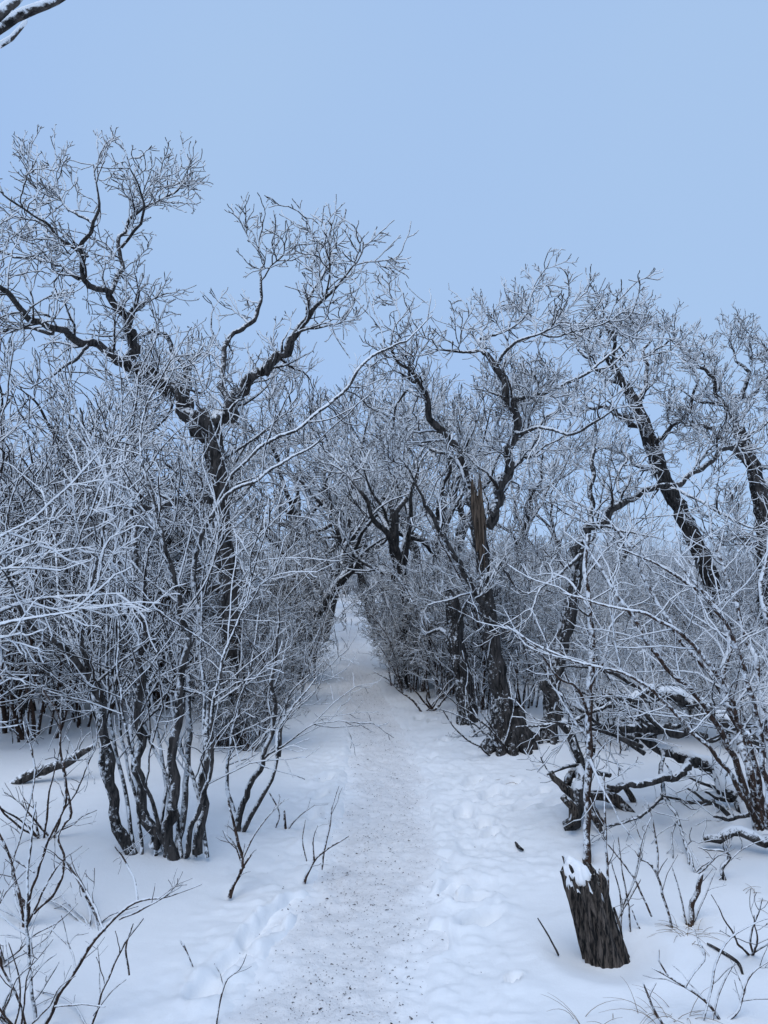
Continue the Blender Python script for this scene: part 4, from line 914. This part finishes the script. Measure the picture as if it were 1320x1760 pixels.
# oaks lining the tunnel; the photo's own trunks: (photo x of foot, photo y of foot, kind, scale, lean toward +x)
for (gx, gy, i, s, lean, lab, grp) in [
    (690, 1182, 0, 1.15, -.10, 'slim dark oak rising from the dense shrub clump beside the path', None),
    (645, 1085, 2, 1.35, -.45, 'black oak bending over the path where it narrows', None),
    (640, 1052, 1, 1.7, -.6, 'steeply leaning oak at the far end of the path', None),
    (552, 1102, 3, 1.35, .12, 'small oak whose dark trunk stands at the path edge opposite the shrub clump', None),
    (738, 1160, 2, 1.1, -.12, 'oak rising through the shrub clump beside the slanting snag', None),
    (498, 1150, 1, 1.15, .22, 'oak leaning to the path just beyond the small leaning shrub', None),
    (20, 1165, 0, 1.2, .1, 'oak among shrubs on the tallest oak side of the path', 'oaks behind the tallest oak'),
    (120, 1130, 2, 1.3, -.1, 'oak among shrubs on the tallest oak side of the path', 'oaks behind the tallest oak'),
    (235, 1110, 1, 1.6, .15, 'oak among shrubs on the tallest oak side of the path', 'oaks behind the tallest oak'),
    (-40, 1100, 3, 1.8, .1, 'oak among shrubs on the tallest oak side of the path', 'oaks behind the tallest oak'),
    (330, 1092, 0, 1.6, .1, 'oak among shrubs on the tallest oak side of the path', 'oaks behind the tallest oak'),
    (450, 1080, 3, 1.8, .2, 'oak among shrubs on the tallest oak side of the path', 'oaks behind the tallest oak'),
    (500, 1058, 1, 2.0, .25, 'oak among shrubs on the tallest oak side of the path', 'oaks behind the tallest oak'),
    (760, 1092, 1, 1.6, -.15, 'oak among shrubs behind the broken-topped oak', 'oaks behind the broken oak'),
    (860, 1085, 2, 1.3, .05, 'oak among shrubs behind the broken-topped oak', 'oaks behind the broken oak'),
    (720, 1062, 0, 1.9, -.25, 'oak among shrubs behind the broken-topped oak', 'oaks behind the broken oak'),
    (940, 1075, 3, 1.35, .05, 'oak among shrubs behind the broken-topped oak', 'oaks behind the broken oak'),
    (1030, 1075, 1, 1.1, .0, 'oak among shrubs behind the broken-topped oak', 'oaks behind the broken oak'),
    (668, 1040, 3, 1.6, -.5, 'oak among shrubs behind the broken-topped oak', 'oaks behind the broken oak'),
    (560, 1045, 2, 1.25, .35, 'oak among shrubs on the tallest oak side of the path', 'oaks behind the tallest oak'),
    (590, 1022, 0, 1.7, .1, 'distant oak closing off the end of the path', 'oaks at the path end'),
    (618, 1018, 1, 1.8, -.2, 'distant oak closing off the end of the path', 'oaks at the path end')]:
    D = G(gx, gy); q = P(gx, gy, D)
    place_oak(i, q[0], q[1], s, rng.uniform(-.4, .4), (0, lean), lab, grp)
# shrubs
spots = []
def try_spot(x, y, s, mind, clear):
    if abs(x - path_x(y)) < clear: return False
    if any(math.hypot(x - a, y - b) < mind for a, b in spots): return False
    spots.append((x, y)); 
    place_shrub(int(rng.integers(0, 6)), x, y, s, rng.uniform(0, 6.28))
    return True
# hand-placed clumps
for (gx, gy, i, s) in [(690, 1190, 3, .85), (675, 1180, 3, .75), (715, 1180, 1, .7), (690, 1150, 3, .8), (700, 1150, 0, .9), (740, 1175, 2, .8),
                       (500, 1160, 1, .9), (450, 1170, 0, 1.0), (478, 1125, 3, .9), (470, 1110, 1, 1.0), (505, 1085, 3, .9), (440, 1120, 5, .9),
                       (60, 1270, 5, 1.1), (150, 1245, 1, 1.2), (455, 1235, 1, .8), (490, 1215, 3, .9), (300, 1215, 1, 1.25), (5, 1250, 1, 1.3),
                       (-70, 1290, 5, 1.2), (100, 1220, 0, 1.3), (380, 1205, 0, 1.2), (250, 1205, 3, 1.4), (520, 1170, 3, 1.0),
                       (730, 1195, 0, .8), (760, 1200, 3, .9), (825, 1215, 3, .95), (900, 1215, 1, .85), (1010, 1235, 0, .7),
                       (350, 1190, 1, 1.0), (280, 1200, 0, 1.0), (200, 1195, 1, 1.05), (110, 1190, 5, 1.0), (30, 1200, 0, 1.1), (-40, 1190, 5, 1.1), (160, 1170, 5, 1.1), (310, 1160, 5, 1.1),
                       (900, 1170, 2, .9), (1000, 1180, 4, .9), (1060, 1165, 2, .9), (1130, 1160, 4, 1.), (1190, 1150, 2, 1.), (1290, 1160, 0, .85), (960, 1150, 0, .8), (850, 1160, 0, .9), (780, 1150, 3, .9), (1340, 1180, 1, .9)]:
    D = G(gx, gy); q = P(gx, gy, D); spots.append((q[0], q[1]))
    place_shrub(i, q[0], q[1], s, rng.uniform(0, 6.28))
for (gx, gy, i, s) in [(425, 1285, 3, .5), (445, 1270, 3, .45), (380, 1280, 3, .5), (468, 1285, 0, .4), 
                       (1060, 1290, 4, .55), (1120, 1270, 2, .5), (1180, 1260, 0, .5), (1260, 1290, 0, .6), (1310, 1270, 1, .6), (1220, 1240, 2, .6)]:
    D = G(gx, gy); q = P(gx, gy, D); place_shrub(i, q[0], q[1], s, rng.uniform(0, 6.28))
for k in range(9): yy_ = 29.5 + 1.1 * k; place_shrub([0, 5, 1, 0, 5, 1, 0, 5, 1][k], float(path_x(yy_)) + [-.9, .7, -.1, 1.4, -1.6, .3, -.6, 1., 0.][k], yy_, 1.15, k * 1.3, True)
n_ok = 0
for k in range(4000):
    y = 9.5 + 24 * rng.random() ** 1.2; x = rng.uniform(-.62, .62) * y * 1.1
    if try_spot(x, y, rng.uniform(.75, 1.15) if x < 0 else rng.uniform(.65, 1.0), .95 + .02 * y, 1.45 + .45 * (y > 12) + .01 * y): n_ok += 1
    if n_ok >= 230: break
print('bg shrubs', n_ok)
# the far thicket that reads as one mass
mb = MB(); Pts = []; 
for k in range(520):
    y = 34 + 30 * rng.random(); x = rng.uniform(-.8, .8) * y; z = hz(x, y)
    for j in range(5):
        d = np.array([rng.normal() * .3, rng.normal() * .3, 1.]); L = rng.uniform(1.4, 2.9); p = np.array([x + rng.normal() * .3, y + rng.normal() * .3, z - .1]); q = [p]
        for m in range(4): d /= np.linalg.norm(d); q.append(q[-1] + d * L / 4); d = d + rng.normal(size=3) * .2
        Pts.append(q)
Pts = np.array(Pts); Rd = np.broadcast_to(np.linspace(.02, .009, 5)[None], Pts.shape[:2])
mb.tubes(Pts, Rd, 3, .45)
A = sprout(Pts, Rd, per_m=3.5, length=.8, ang=(25, 60), K=4, up=.08, wander=.2, rr=.7, rtip=.008, rmax=.012, tipfork=1); mb.tubes(A[0], A[1], 3, .55)
o = mb.build('far_thicket', M_TWIG); tag(o, 'far mass of frosted brush closing the view', 'thicket', kind='stuff')
tris = sum(len(m.polygons) * 2 for m in bpy.data.meshes); print('TRIS', tris, 'objects', len(bpy.data.objects))
